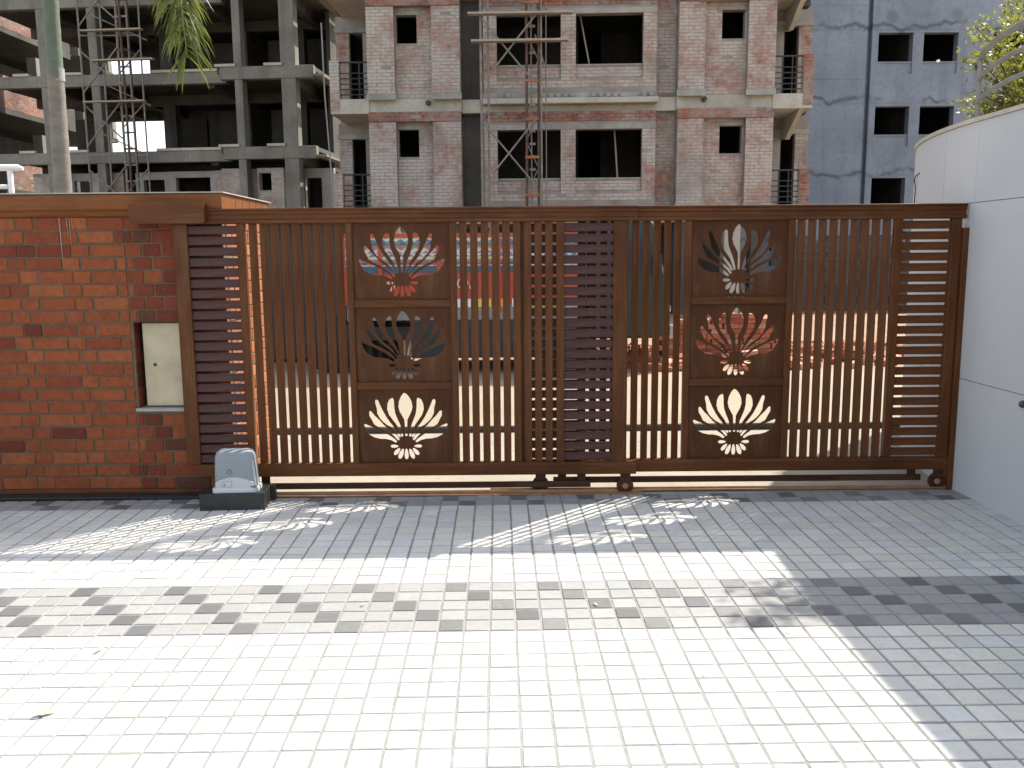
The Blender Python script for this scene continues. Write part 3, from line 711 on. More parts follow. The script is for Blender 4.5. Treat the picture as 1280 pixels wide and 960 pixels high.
    if seen or fl == 1:
        courses(bkr, -3.2, -0.905, top-0.24, top-0.005, -0.245); courses(bkr, 4.455, 6.70, top-0.24, top-0.005, -0.245)
        courses(bkr, -0.30, 3.93, top-0.26, top-0.02, -0.137)
    bb('band_core', -3.2, -0.905, -0.243, -0.0605, top-0.238, top-0.004, 'site_mortar'); bb('band_core', 4.455, 6.7, -0.243, -0.0605, top-0.238, top-0.004, 'site_mortar')
    for q0, q1, zz in ((2.05, 2.35, 1.9), (0.95, 1.25, 1.3)) if fl in (-1, 0) else []:
        MB().tube([(q0 if fl == 0 else q0+0.9, 0.5, v0+zz-0.72+0.3), (q1 if fl == 0 else q1+0.7, 0.35, v0-0.1)], 0.022, 6).build('prop', M['timber'], mb)
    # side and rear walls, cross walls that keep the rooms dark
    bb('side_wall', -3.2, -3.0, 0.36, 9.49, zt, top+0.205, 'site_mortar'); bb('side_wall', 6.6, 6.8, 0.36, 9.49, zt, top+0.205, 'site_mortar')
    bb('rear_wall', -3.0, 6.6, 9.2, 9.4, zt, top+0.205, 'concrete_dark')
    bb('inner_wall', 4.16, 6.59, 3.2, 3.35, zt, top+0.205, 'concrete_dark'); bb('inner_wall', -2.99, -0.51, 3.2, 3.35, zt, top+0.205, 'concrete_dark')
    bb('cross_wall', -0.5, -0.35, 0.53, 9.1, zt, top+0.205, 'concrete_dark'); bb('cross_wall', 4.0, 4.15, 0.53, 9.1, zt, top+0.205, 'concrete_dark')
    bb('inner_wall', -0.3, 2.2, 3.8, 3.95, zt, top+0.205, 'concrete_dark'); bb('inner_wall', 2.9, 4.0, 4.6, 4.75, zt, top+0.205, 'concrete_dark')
    # balconies
    for sg, s0, s1, dw in ((-1, -4.18, -3.2, (-4.0,-3.64)), (1, 6.8, 7.78, (7.48,7.86))):
        bal = bb('balcony', s0, s1, -0.05, 1.7, zt-0.36, zt-0.001, 'concrete_light', 0.01)
        pa = s0 if sg < 0 else s1-0.24
        pp = bb('parapet_pier', pa, pa+0.24, -0.06, 0.18, zt+0.001, zt+0.93, 'site_mortar')
        if seen: courses(bkr if sg > 0 else bk, pa, pa+0.24, zt-0.28, zt+0.92, -0.06)
        r0, r1 = (s0+0.24, s1) if sg < 0 else (s0, s1-0.24)
        rail = MB()
        for q in (0.12, 0.25, 0.38, 0.51, 0.64, 0.90): rail.tube([(r0, 0.05, zt+q), (r1, 0.05, zt+q)], 0.014 if q < 0.9 else 0.022, 6)
        for q in (0.33, 0.66): rail.tube([(r0+(r1-r0)*q, 0.05, zt), (r0+(r1-r0)*q, 0.05, zt+0.9)], 0.016, 6)
        ro = rail.build('balcony_railing', M['black_iron'], mb)
        z1 = top
        m = MB().box(s0 if sg > 0 else -4.36, dw[0], 1.6, 1.8, zt, z1).box(dw[1], 8.2 if sg > 0 else s1, 1.6, 1.8, zt, z1).box(dw[0], dw[1], 1.6, 1.8, zt+2.0, z1)
        m.build('balcony_wall', M['site_mortar'], mb)
        if seen:
            if sg > 0: courses(bk, dw[1], 8.2, zt, z1-0.3, 1.6)
            else: courses(bk, -4.36, dw[0], zt, z1-0.3, 1.6)
        bb('balcony_lintel', (s0 if sg > 0 else -4.38), (8.22 if sg > 0 else s1), 1.55, 1.81, zt+1.98, zt+2.1, 'render_grey')
        bb('back_room_wall', s0-0.16 if sg < 0 else s0, s1 if sg < 0 else 8.2, 3.6, 3.8, zt-0.36, z1, 'concrete_dark'); bb('back_room_slab', s0-0.16 if sg < 0 else s0, s1 if sg < 0 else 8.2, 1.82, 3.58, zt-0.2, zt-0.004, 'concrete_dark')
        bb('back_room_wall', -4.36 if sg < 0 else 8.08, -4.24 if sg < 0 else 8.2, 1.81, 3.59, zt, z1, 'concrete_dark')
        if sg > 0:   # raking bracket under the balcony above
            MB().prism([(-0.05,top),(1.6,top),(1.6,top-0.55),(1.2,top-0.6)], s1-0.30, s1-0.18, 'x').build('bracket', M['concrete_light'], mb)
bk.build('brickwork', M['site_brick'], mb)['kind'] = 'stuff'; bkr.build('red_brickwork', M['site_brick_red'], mb)['kind'] = 'stuff'
bb('roof_slab', -3.3, 6.9, -0.3, 9.9, B0+FH*4-0.35, B0+FH*4, 'concrete')
for s, fl in ((-1.72, 0), (5.12, 0)):   # drain stubs in the beam
    MB().lathe([(0,0.05),(0.13,0.05),(0.13,0.062),(0.02,0.062)], (s, -0.15, B0-0.12), 'y', 12).build('drain_pipe', M['black_iron'], mb)

# ------------------------------------------------------------------ left concrete frame
lb = empty('concrete_frame', (0, 31.0, 0), R(-6), 'bare grey concrete frame of slabs and columns, left', 'building')
def lbx(name, s0, s1, d0, d1, z0, z1, mat='concrete', bevel=0.0):
    return MB().box(s0, s1, d0, d1, z0, z1).build(name, M[mat], lb, bevel=bevel)
LT = [2.72, 5.40, 8.09, 10.78, 13.47]
for i, zt in enumerate(LT):
    lbx('edge_beam', -18.9, -9.605, 0, 0.30, zt-0.40, zt, 'concrete', 0.015)
    lbx('edge_beam', -9.60, -6.27, -0.55, -0.25, zt-0.40, zt+0.02, 'concrete', 0.015)
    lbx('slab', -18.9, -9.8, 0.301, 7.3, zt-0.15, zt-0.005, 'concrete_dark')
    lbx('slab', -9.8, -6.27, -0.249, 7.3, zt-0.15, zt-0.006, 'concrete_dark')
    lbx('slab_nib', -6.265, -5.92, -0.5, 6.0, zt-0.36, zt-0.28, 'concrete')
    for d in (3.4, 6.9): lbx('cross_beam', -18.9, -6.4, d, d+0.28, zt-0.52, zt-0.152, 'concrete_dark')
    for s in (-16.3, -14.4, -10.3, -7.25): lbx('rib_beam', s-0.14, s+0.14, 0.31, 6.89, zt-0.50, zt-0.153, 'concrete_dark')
    if i == len(LT)-1: break
    z1 = LT[i+1]-0.40
    for s0, s1, d in [(-16.49,-16.12,0.02),(-14.60,-14.28,0.02),(-9.08,-8.80,-0.52),(-7.42,-6.90,-0.52)]:
        lbx('column', s0, s1, d, d+0.42, zt, z1, 'concrete', 0.012)
    for s0, s1, d in [(-10.62,-10.06,3.3),(-13.6,-13.1,3.3),(-16.5,-16.1,3.3),(-8.3,-7.8,3.3),(-10.5,-10.1,6.8),(-13.8,-13.4,6.8),(-6.9,-6.45,3.3)]:
        lbx('column', s0, s1, d, d+0.4, zt, z1-0.12, 'concrete_dark')
    # inner walls: dark right half, open at the rear left where sky shows
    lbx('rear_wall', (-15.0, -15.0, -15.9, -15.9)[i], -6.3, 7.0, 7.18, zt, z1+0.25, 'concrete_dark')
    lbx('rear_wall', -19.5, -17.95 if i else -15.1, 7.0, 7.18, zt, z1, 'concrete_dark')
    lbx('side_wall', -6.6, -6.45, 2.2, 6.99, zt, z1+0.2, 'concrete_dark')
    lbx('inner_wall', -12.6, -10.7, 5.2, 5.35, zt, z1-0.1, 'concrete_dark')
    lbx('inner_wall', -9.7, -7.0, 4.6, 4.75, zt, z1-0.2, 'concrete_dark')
    for s0, s1 in [(-17.5,-16.9),(-16.0,-14.9),(-12.3,-9.9),(-9.6,-9.2)] if i else []:
        lbx('kerb_plank', s0, s1, -0.04, 0.12, zt+0.001, zt+0.09, 'concrete_light') if s1 < -9.76 else None
    for s0, s1 in [(-9.75,-9.0),(-8.0,-7.35)]: lbx('kerb_plank', s0, s1, -0.60, -0.44, zt+0.021, zt+0.11, 'concrete_light')
# ground floor infill with openings
zt, z1 = 2.72, 4.72
bl_ = MB(); fb = MB()
def infill(s0, s1, d, op=None, cap=True, brick=True):
    if op: fb.box(s0, op[0], d, d+0.2, zt, z1).box(op[1], s1, d, d+0.2, zt, z1).box(op[0], op[1], d, d+0.2, op[3], z1).box(op[0], op[1], d, d+0.2, zt, op[2])
    else: fb.box(s0, s1, d, d+0.2, zt, z1)
    if brick: courses(bl_, s0, s1, zt, z1-0.12, d, [op] if op else [])
infill(-17.4, -16.3, 0.5); infill(-16.3, -14.9, 0.62, (-15.9,-15.2,zt,4.45), brick=False); infill(-14.9, -13.9, 0.5)
infill(-13.5, -12.2, 0.62, (-13.2,-12.4,zt,4.45), brick=False); infill(-12.2, -10.3, 0.5, (-11.9,-10.6,zt,4.5), brick=False)
infill(-10.3, -9.85, 0.3); infill(-9.85, -9.05, -0.2); infill(-9.05, -8.55, 0.05, brick=False); infill(-8.55, -7.6, -0.2, (-8.5,-8.05,3.95,4.55))
infill(-7.0, -5.9, 0.2, (-6.95,-6.35,zt,4.4), brick=False)
fb.build('infill_wall', M['render_grey'], lb); bl_.build('infill_brickwork', M['site_brick'], lb)['kind'] = 'stuff'

# wing behind the frame at the far left with its side in the sun
wg = empty('brick_wing', (-20.6, 40, 0), R(-3), 'sunlit brick and concrete wing seen through the far left bays', 'building')
for i in range(6):
    z = 1.2+3.35*i
    MB().box(-6, 0.0, -7, 8, z-0.22, z).build('floor_beam', M['concrete_dark'], wg)
    MB().box(-0.12, 0.0, -7, -3.6, z, z+1.35).build('parapet', M['site_mortar'], wg); MB().box(-0.12, 0.0, -2.0, 2.6, z, z+1.35).build('parapet', M['site_mortar'], wg)
    m = MB()
    courses(m, 3.6, 7.0, z, z+1.35, 0); courses(m, -2.6, 2.0, z, z+1.35, 0)
    o = m.build('parapet_brickwork', M['site_brick_red'], wg); o['kind'] = 'stuff'; o.rotation_euler = (0, 0, R(90)); o.scale = (-1, 1, 1)
    o.data.transform(Matrix.Scale(1, 4)); 
    MB().box(-6, -2.4, -7, 11, z, z+2.65).build('inner_core', M['concrete_dark'], wg)
    for d in (-7, -3.2, 0.8, 4.6, 7.5): MB().box(-0.45, -0.02, d, d+0.4, z, z+2.6).build('column', M['concrete'], wg)

# plain block far behind, between the frame and the brick building
db = empty('far_building', (-6.0, 50, 0), 0, 'plain buff concrete block behind the gap between frame and brick block', 'building')
MB().box(-4.5, 4, 0, 8, 0, 17).build('block', M['concrete_light'], db)
for i in range(5):
    for s in (-3.6, -1.2, 1.4):
        MB().box(s, s+1.3, -0.08, -0.001, 2.2+3*i, 3.5+3*i).build('shutter', M['concrete_dark'], db)

# ------------------------------------------------------------------ right blue-grey plastered building
gbld = empty('plastered_building', (0, 35.4, 0), 0, 'blue grey plastered block with square dark window openings, right', 'building')
def gx(name, x0, x1, d0, d1, z0, z1, mat='plaster_blue', bevel=0.0): return MB().box(x0, x1, d0, d1, z0, z1).build(name, M[mat], gbld, bevel=bevel)
gx('side_panel', 10.6, 11.98, 1.4, 8, 0, 20, 'plaster_blue')
gx('left_panel', 12.0, 14.50, 0, 8, 0, 20)
gx('groove', 14.501, 14.66, 0.22, 8, 0, 20)
wx = [(14.92, 16.28), (16.70, 18.06), (19.45, 20.8), (21.2, 22.55)]
zb = [0.65, 3.41, 6.17, 8.95, 11.73, 14.5]
m = MB(); z = 0.0
xs = [14.665] + [v for w_ in wx for v in w_] + [26.0]
for a, b_ in zip(xs[0::2], xs[1::2]): m.box(a, b_, -0.06, 0.30, 0, 20)
for a, b_ in wx:
    z = 0.0
    for q in zb:
        m.box(a, b_, -0.06, 0.30, z, q-0.42); m.box(a, b_, 0.0, 0.30, q-0.42, q); z = q+1.13
    m.box(a, b_, -0.06, 0.30, z, 20)
m.build('window_wall', M['plaster_blue'], gbld)
for a, b_ in wx:
    for q in zb: gx('window_sill', a+0.003, b_-0.003, -0.035, 0.28, q, q+0.05)
gx('rear_wall', 14.67, 26, 5.0, 8, 0, 20, 'concrete_dark')
for q in zb: gx('floor_slab', 14.67, 26, 0.31, 4.99, q-0.9, q-0.7, 'concrete_dark')
for s in (16.45, 19.0, 21.0): gx('cross_wall', s, s+0.1, 0.31, 4.98, 0.0, 20, 'concrete_dark')
for q in zb:
    gx('string_line', 12.002, 14.498, -0.012, -0.0005, q+1.25, q+1.275); gx('string_line', 14.67, 25.9, -0.074, -0.0605, q+1.25, q+1.275)
    gx('string_line', 12.002, 14.498, -0.010, -0.0005, q-0.60, q-0.58)
gx('roof_slab', 10.5, 26.2, -0.3, 8.2, 20.002, 20.3, 'concrete')
M['red_tile'] = mottled('terracotta_sheet', (0.42,0.17,0.11), (0.50,0.23,0.16), 8, 0.85)

# ------------------------------------------------------------------ scaffold and hoist towers
def tower(name, loc, rz, label, posts, zmax, braces, planks, rungs, cat='scaffold'):
    t = empty(name, loc, rz, label, cat, 'scaffold towers on the building site')
    for x, y, r, mat in posts: MB().tube([(x, y, 0), (x+random.uniform(-.03,.03), y, zmax*0.5), (x+random.uniform(-.03,.03), y, zmax)], r, 7).build('post', M[mat], t)
    for p, q, r, mat in braces: MB().tube([p, q], r, 6).build('brace', M[mat], t)
    for x0, x1, y, z, dz in planks: MB().prism([(y-0.1,0),(y+0.1,0),(y+0.1,0.045),(y-0.1,0.045)], x0, x1).build('plank', M['timber'], t).location = (0, 0, z)
    for x0, x1, y, z, mat in rungs: MB().box(x0, x1, y-0.025, y+0.025, z, z+0.06).build('rung', M[mat], t)
    return t
P1 = [(-0.33,-1.0,.030,'old_steel'),(-0.17,-0.9,.028,'old_steel'),(-0.33,-0.5,.028,'old_steel'),(0.72,-1.0,.030,'rust_dark'),(1.02,-1.0,.032,'rust_dark'),(0.74,-0.6,.025,'rust_dark'),(1.02,-0.6,.025,'rust_dark'),(1.10,-1.05,.022,'old_steel'),(0.86,-0.8,.016,'old_steel'),(1.22,-0.6,.014,'old_steel')]
br = []; ru = []
z = 0.6
for k in range(11):
    zz = 0.55+0.62*k*2
    if zz > 12: break
    br.append(((0.72,-1.0,zz), (1.02,-1.0,zz+0.62), .012, 'old_steel')); br.append(((1.02,-1.0,zz+0.62), (0.72,-1.0,zz+1.24), .012, 'old_steel'))
for k in range(14): ru.append((0.70, 1.04, -1.02, 0.35+0.88*k, 'rust'))
for k in range(40): ru.append((0.80, 0.95, -0.82, 0.3+0.3*k, 'old_steel'))
for z0 in (0.9, 3.2, 5.55, 7.3, 9.2):
    br.append(((-0.33,-1.02,z0+1.55), (0.98,-1.02,z0), .022, 'old_steel')); br.append(((-0.05,-1.06,z0+0.35), (0.98,-1.06,z0+1.60), .022, 'old_steel'))
for k in range(26): br.append(((-0.33,-1.0,0.3+0.45*k), (-0.17,-0.9,0.52+0.45*k), .012, 'old_steel'))
tower('hoist_tower', (0, 22.4, 0), R(-2.5), 'rusty hoist mast with scaffold poles before the brick building', P1, 12.5, br, [(-0.62,1.82,-1.12,7.13,0),(-0.55,1.72,-1.12,6.52,0),(-0.5,1.5,-1.12,9.4,0)], ru)
P2 = [(-14.36,-0.9,.035,'old_steel'),(-13.58,-0.9,.032,'old_steel'),(-14.36,0.2,.03,'old_steel'),(-13.00,-0.9,.045,'old_steel'),(-12.82,-1.0,.042,'rust_dark'),(-12.70,-0.7,.03,'old_steel'),(-12.60,-0.9,.03,'old_steel'),(-12.18,-0.9,.03,'old_steel'),(-12.9,-0.3,.03,'rust_dark')]
br = []
for z0 in (0.6, 3.0, 5.2, 7.0, 9.2, 11.3):
    br.append(((-14.36,-0.95,z0+1.7), (-13.0,-0.95,z0+0.5), .028, 'old_steel')); br.append(((-14.3,-0.98,z0+0.3), (-13.0,-0.98,z0+1.75), .028, 'old_steel'))
    br.append(((-13.0,-0.92,z0+0.9), (-12.18,-0.92,z0+1.7), .022, 'old_steel')); br.append(((-14.36,-0.2,z0+0.9), (-12.2,-0.4,z0-0.1), .022, 'old_steel'))
    br.append(((-14.36,-0.9,z0), (-12.18,-0.9,z0-0.05), .022, 'old_steel'))
ru = [(-13.03,-12.58,-0.92,0.4+0.55*k,'rust_dark' if k % 3 == 0 else 'old_steel') for k in range(22)]
tower('scaffold_tower', (0, 31.0, 0), R(-6), 'tall thin steel scaffold tower in front of the concrete frame', P2, 13, br, [(-14.15,-12.0,-1.1,9.28,0),(-14.25,-12.05,-1.1,6.93,0),(-13.9,-11.7,-1.0,8.32,0)], ru)
hr = MB().tube([(-4.25,22.2,7.2),(-4.22,22.15,5.5),(-4.12,22.1,3.6),(-4.05,22.1,0.0)], 0.018, 6).build('hanging_rope', M['grey_steel'])
tag(hr, 'thin pale rope hanging down past the left brick balcony', 'rope')

# ------------------------------------------------------------------ painted truck parked across the road
M['truck_red'] = mottled('truck_red_paint', (0.36,0.05,0.025), (0.44,0.072,0.036), 4, 0.42, 60, 0.05)
M['truck_blue'] = mottled('truck_blue_paint', (0.03,0.075,0.12), (0.05,0.11,0.16), 6, 0.45)
M['truck_yellow'] = mottled('truck_yellow_paint', (0.68,0.42,0.05), (0.74,0.50,0.09), 6, 0.45)
M['truck_white'] = mottled('truck_white_paint', (0.62,0.60,0.55), (0.72,0.70,0.66), 6, 0.45)
M['tyre'] = mottled('tyre_rubber', (0.018,0.018,0.018), (0.035,0.034,0.033), 10, 0.85)
M['chrome'] = mottled('dull_chrome', (0.45,0.46,0.47), (0.55,0.56,0.57), 8, 0.25, 30, 0.1, metallic=0.9)
M['glass_dark'] = mottled('dark_glass', (0.03,0.04,0.045), (0.05,0.06,0.065), 3, 0.08, 0, 0)
def ornament():
    m, t, b = new_mat('painted_ornament'); tc = N(t, 'ShaderNodeTexCoord')
    sp = N(t, 'ShaderNodeSeparateXYZ'); t.links.new(tc.outputs['Object'], sp.inputs[0])
    def mth(op, a, b_=0.0, c_=0.0):
        n = N(t, 'ShaderNodeMath', operation=op)
        for k, v in enumerate((a, b_, c_)):
            if isinstance(v, (int, float)): n.inputs[k].default_value = v
            else: t.links.new(v, n.inputs[k])
        return n.outputs[0]
    zz = mth('MULTIPLY', sp.outputs[2], 27.0); row = mth('FLOOR', zz)
    # pennant triangles: each row of the board swaps two paints along a zigzag
    zig = mth('PINGPONG', mth('ADD', mth('MULTIPLY', sp.outputs[0], 17.0), mth('MULTIPLY', row, 0.37)), 1.0)
    odd = mth('GREATER_THAN', zig, mth('FRACT', zz))
    val = mth('FRACT', mth('ADD', mth('MULTIPLY', row, 0.389), mth('MULTIPLY', odd, 0.337)))
    pal = [(0.48,0.46,0.42), (0.36,0.09,0.08), (0.08,0.15,0.27), (0.50,0.48,0.44), (0.12,0.24,0.16), (0.46,0.36,0.14), (0.34,0.14,0.18), (0.06,0.08,0.12), (0.52,0.50,0.46)]
    c = ramp(t, val, [(i/len(pal), p) for i, p in enumerate(pal)], 'CONSTANT')
    t.links.new(c, b.inputs['Base Color']); b.inputs['Roughness'].default_value = 0.5; return m
M['ornament'] = ornament()
M['cab_green'] = mottled('cab_dark_green_paint', (0.018,0.034,0.030), (0.032,0.05,0.044), 4, 0.4, 60, 0.05)
tk = empty('painted_truck', (-0.55, 11.35, 0.047), 0, 'small red goods truck with bright painted ornament on its side boards, beyond the gate', 'truck')
def tb(name, x0, x1, y0, y1, z0, z1, mat, par=None, bevel=0.0): return MB().box(x0, x1, y0, y1, z0, z1).build(name, M[mat], par or tk, bevel=bevel)
tb('chassis', -1.75, 2.6, 0.15, 1.35, 0.42, 0.60, 'black_iron'); tb('bed_floor', -1.42, 1.66, 0.0, 1.5, 0.80, 0.90, 'truck_white')
for y0, y1 in ((-0.03, 0.0), (1.5, 1.53)):
    sd = tb('side_board', -1.42, 1.66, y0, y1, 0.90, 1.80, 'truck_red')
    f0, f1 = (y0-0.012, y0-0.001) if y0 < 0.5 else (y1+0.001, y1+0.012)
    tb('ornament_board', -1.42, 1.66, f0, f1, 1.395, 1.755, 'ornament', sd); tb('blue_band', -1.42, 1.66, f0, f1, 1.31, 1.392, 'truck_blue', sd)
    tb('red_lip', -1.43, 1.67, f0, f1, 1.757, 1.81, 'truck_red', sd)
    x = -1.40; k = 0
    while x < 1.60:
        tb('yellow_panel' if k % 3 else 'white_panel', x, x+0.20, f0, f1, 0.86, 0.97, 'truck_yellow' if k % 3 else 'truck_white', sd); x += 0.235; k += 1
    tb('grey_skirt', -1.42, 1.66, f0, f1, 0.70, 0.855, 'grey_steel', sd)
    tb('under_bed_shade', -0.60, 1.66, f0, f1, 0.20, 0.695, 'black_iron', sd)  # dark sheet standing for the shade under the bed
    for x in (-1.0, -0.25, 0.52, 1.2): tb('stake_post', x, x+0.05, f0-0.02 if y0 < 0.5 else f1, f0-0.001 if y0 < 0.5 else f1+0.02, 0.80, 1.80, 'truck_red', sd)
tb('tail_board', -1.46, -1.422, 0.0, 1.5, 0.90, 1.75, 'truck_red'); tb('head_board', 1.662, 1.69, 0.0, 1.5, 0.90, 1.86, 'truck_blue')
sw = MB()
for x0 in (-0.92, 0.05, 0.78):
    pts = [(x0+0.05*math.cos(a*0.7)*(1-a*0.06), -0.048, 1.16+0.075*math.sin(a*0.7)*(1-a*0.06)) for a in range(11)]
    sw.tube(pts, 0.008, 5); sw.tube([(x0+0.07,-0.048,1.08),(x0+0.10,-0.048,1.2),(x0+0.13,-0.048,1.10)], 0.008, 5)
sw.build('painted_scroll', M['truck_white'], tk)
cabp = [(1.74,0.45),(2.72,0.45),(2.78,0.60),(2.78,1.10),(2.72,1.20),(2.56,1.92),(2.46,2.02),(1.82,2.04),(1.74,1.96)]
cbn = MB().prism(cabp, 0.02, 1.48, 'y').build('cab', M['cab_green'], tk, bevel=0.02)
for q0, q1 in ((0.010, 0.0195), (1.4805, 1.49)): MB().prism([(1.88,1.24),(2.60,1.24),(2.45,1.84),(1.88,1.88)], q0, q1, 'y').build('side_window', M['glass_dark'], cbn)
MB().add([(2.732,0.12,1.22),(2.732,1.38,1.22),(2.585,1.34,1.88),(2.585,0.16,1.88)], [(0,1,2,3)]).build('windscreen', M['glass_dark'], cbn)
tb('mirror', 2.60, 2.64, -0.14, 0.0, 1.30, 1.52, 'black_iron', cbn)
tb('bumper', 2.785, 2.85, 0.05, 1.45, 0.42, 0.60, 'chrome', None, 0.01)
for yy in (0.25, 1.25): MB().lathe([(0,0.085),(0.03,0.08),(0.05,0.04)], (2.78, yy, 0.80), 'x', 16).build('headlight', M['chrome'], tk, smooth=True)
for x in (-1.66, 1.38):
    for y, sg in ((0.02, 1), (1.30, 1)):
        wh = MB().lathe([(0,0.22),(0,0.34),(0.02,0.365),(0.14,0.365),(0.16,0.34),(0.16,0.22)], (x, y, 0.365), 'y', 28).build('wheel', M['tyre'], tk, smooth=True)
        MB().lathe([(0.012,0.06),(0.03,0.08),(0.02,0.215),(0.14,0.215),(0.13,0.08),(0.148,0.06)], (x, y, 0.365), 'y', 20).build('rim', M['grey_steel'], wh, smooth=True)
MB().lathe([(-0.28,0.10),(-0.27,0.15),(0.27,0.15),(0.28,0.10)], (0.35, 0.22, 0.52), 'x', 20).build('fuel_tank', M['chrome'], tk, smooth=True)
tb('toolbox', -0.55, -0.1, 0.05, 0.35, 0.40, 0.72, 'black_iron', None, 0.01)

# ------------------------------------------------------------------ brick stacks and loose bricks
bp_ = empty('brick_stack', (3.35, 12.6, 0.047), R(4), 'rough stack of red bricks on the site behind the right gate leaf', 'brick stack')
BM = []
for k in range(4):
    rr = random.Random(k+40); m = MB(); j = lambda: rr.uniform(-.004, .004)
    vs = [(x+j(), y+j(), z+j()) for z in (-0.035, 0.035) for x, y in ((-.112,-.053),(.112,-.053),(.112,.053),(-.112,.053))]
    m.add(vs, [(0,3,2,1),(4,5,6,7),(0,1,5,4),(1,2,6,5),(2,3,7,6),(3,0,4,7)]); BM.append(m.mesh('brick', M['pile_brick'], bevel=0.004))
nb = 0
for row in range(9):
    for col in range(8):
        for dep in range(2):
            hgt = 9 - abs(col-4)*0.8 - dep*0.5 + random.uniform(-.6,.6)
            if row > hgt: continue
            link('brick', random.choice(BM), bp_, (-0.95+col*0.24+(0.06 if row % 2 else 0)+random.uniform(-.012,.012), dep*0.13+random.uniform(-.012,.012), 0.036+row*0.074),
                 (random.uniform(-.03,.03), random.uniform(-.03,.03), random.uniform(-.09,.09))); nb += 1
for k in range(60):
    a = random.uniform(-1.9, 1.9); d = random.uniform(-1.3, -0.1); 
    link('brick', random.choice(BM), bp_, (a, d, 0.04+max(0, 0.14*(1+d))*random.random()), (random.choice([0, 0, R(90)])+random.uniform(-.2,.2), random.uniform(-.2,.2), random.uniform(0, 6.28)))
def heap(name, label, loc, w, dpt, h, n, seed, mat='pile_brick'):
    rr = random.Random(seed); m = MB()
    for k in range(n):
        a, b_ = rr.gauss(0, 0.36), rr.gauss(0, 0.36); rad = math.hypot(a, b_)
        z = h*max(0.02, 1-rad*1.15)*rr.uniform(0.75, 1.0); s = rr.uniform(0.5, 1.0)
        Tm = Matrix.Translation((a*w, b_*dpt, z)) @ Matrix.Rotation(rr.uniform(0,6.28),4,'Z') @ Matrix.Rotation(rr.uniform(-.7,.7),4,'X') @ Matrix.Rotation(rr.uniform(-.7,.7),4,'Y')
        me = BM[k % 4]; m.add([Tm @ (Vector((v.co.x*s, v.co.y, v.co.z))) for v in me.vertices], [tuple(p.vertices) for p in me.polygons])
    o = m.build(name, M[mat]); o.location = loc; o['kind'] = 'stuff'
    return tag(o, label, 'rubble')
heap('brick_rubble', 'spread of broken red brick rubble behind the middle of the gate', (2.0, 12.9, 0.047), 1.1, 0.7, 0.16, 320, 5)
heap('brick_rubble', 'low heap of pale broken bricks behind the right louvres', (5.0, 13.2, 0.047), 2.2, 0.8, 0.16, 420, 6)
# a shed added for yard shade and low walls between the yard and the blocks
sw_ = empty('site_wall', (10.6, 23.0, 0.047), R(-3), 'dark block wall at the foot of the blue grey building beyond the right gate leaf', 'wall')
for row in range(10):
    for col in range(14):
        if row == 9 and col % 5 == 2: continue
        MB().box(-3.4+col*0.42+(0.2 if row % 2 else 0), -3.4+col*0.42+0.405+(0.2 if row % 2 else 0), 0, 0.18, row*0.2, row*0.2+0.19).build('block', M['concrete_dark'], sw_)

M['tin'] = mottled('rusted_tin_sheet', (0.042,0.032,0.026), (0.07,0.053,0.042), 2.5, 0.7, 40, 0.2, c3=(0.085,0.046,0.028))
sd_ = empty('shade_shed', (-4.3, 12.75, 0.047), R(-3), 'dull tin shed added for yard shade, with a dark doorway beyond the left gate leaf', 'shed')
def sheet(x0, x1, y, z0, z1):
    n = int((x1-x0)/0.075); pf = [(x0+(x1-x0)*i/n, y+(0.014 if i % 2 else -0.014)) for i in range(n+1)]
    return MB().prism(pf + [(x, y_+0.03) for x, y_ in reversed(pf)], z0, z1, 'z')
for x0, x1 in ((-3.0,-1.6),(-1.55,-0.6),(0.5,1.5),(1.55,2.9)): sheet(x0, x1, 0, 0.05, 2.0).build('tin_sheet', M['tin'], sd_)
sheet(-0.6, 0.5, 0, 1.75, 2.0).build('tin_sheet', M['tin'], sd_)
MB().box(-3.1, 3.0, -0.25, 2.6, 2.02, 2.07).build('roof_sheet', M['tin'], sd_, bevel=0.005)
MB().box(-3.0, 2.9, 2.4, 2.45, 0, 2.01).build('back_sheet', M['tin'], sd_); MB().box(-3.0, -2.96, 0.05, 2.39, 0, 2.01).build('side_sheet', M['tin'], sd_); MB().box(2.86, 2.9, 0.05, 2.39, 0, 2.01).build('side_sheet', M['tin'], sd_)
for x in (-3.0, -0.62, 0.46, 2.84): MB().box(x, x+0.07, -0.075, -0.03, 0, 2.01).build('timber_post', M['timber'], sd_)
# ------------------------------------------------------------------ palm behind the left wall
pm = empty('palm_tree', (-4.68, 9.5, 0), 0, 'slender grey green palm trunk with hanging fronds behind the left wall', 'palm')
def palm_bark():
    m, t, b = new_mat('palm_bark'); tc = N(t, 'ShaderNodeTexCoord'); sp = N(t, 'ShaderNodeSeparateXYZ'); t.links.new(tc.outputs['Object'], sp.inputs[0])
    f = noise(t, mapped(t, (3, 3, 8)), 2, 6, 0.65)
    hi = ramp(t, f, [(0.3, (0.065,0.09,0.06)), (0.7, (0.11,0.14,0.095))]); lo = ramp(t, f, [(0.3, (0.115,0.10,0.083)), (0.7, (0.20,0.178,0.15))])
    mr = N(t, 'ShaderNodeMapRange'); mr.inputs[1].default_value = 3.4; mr.inputs[2].default_value = 3.6; t.links.new(sp.outputs[2], mr.inputs[0])
    t.links.new(mixc(t, lo, hi, mr.outputs[0]), b.inputs['Base Color']); b.inputs['Roughness'].default_value = 0.75
    bump(t, b, f, 0.3, 0.01); return m
M['palm_bark'] = palm_bark()
pts, rs = [], []
z = 0.0
while z < 5.3:
    pts.append((0.13*(z/5.3), 0.02*math.sin(z), z)); r = 0.108-0.0085*z
    rs.append(r*(1.035 if len(pts) % 4 == 0 else 1.0)); z += 0.055
MB().tube(pts, rs, 16).build('trunk', M['palm_bark'], pm, smooth=True)
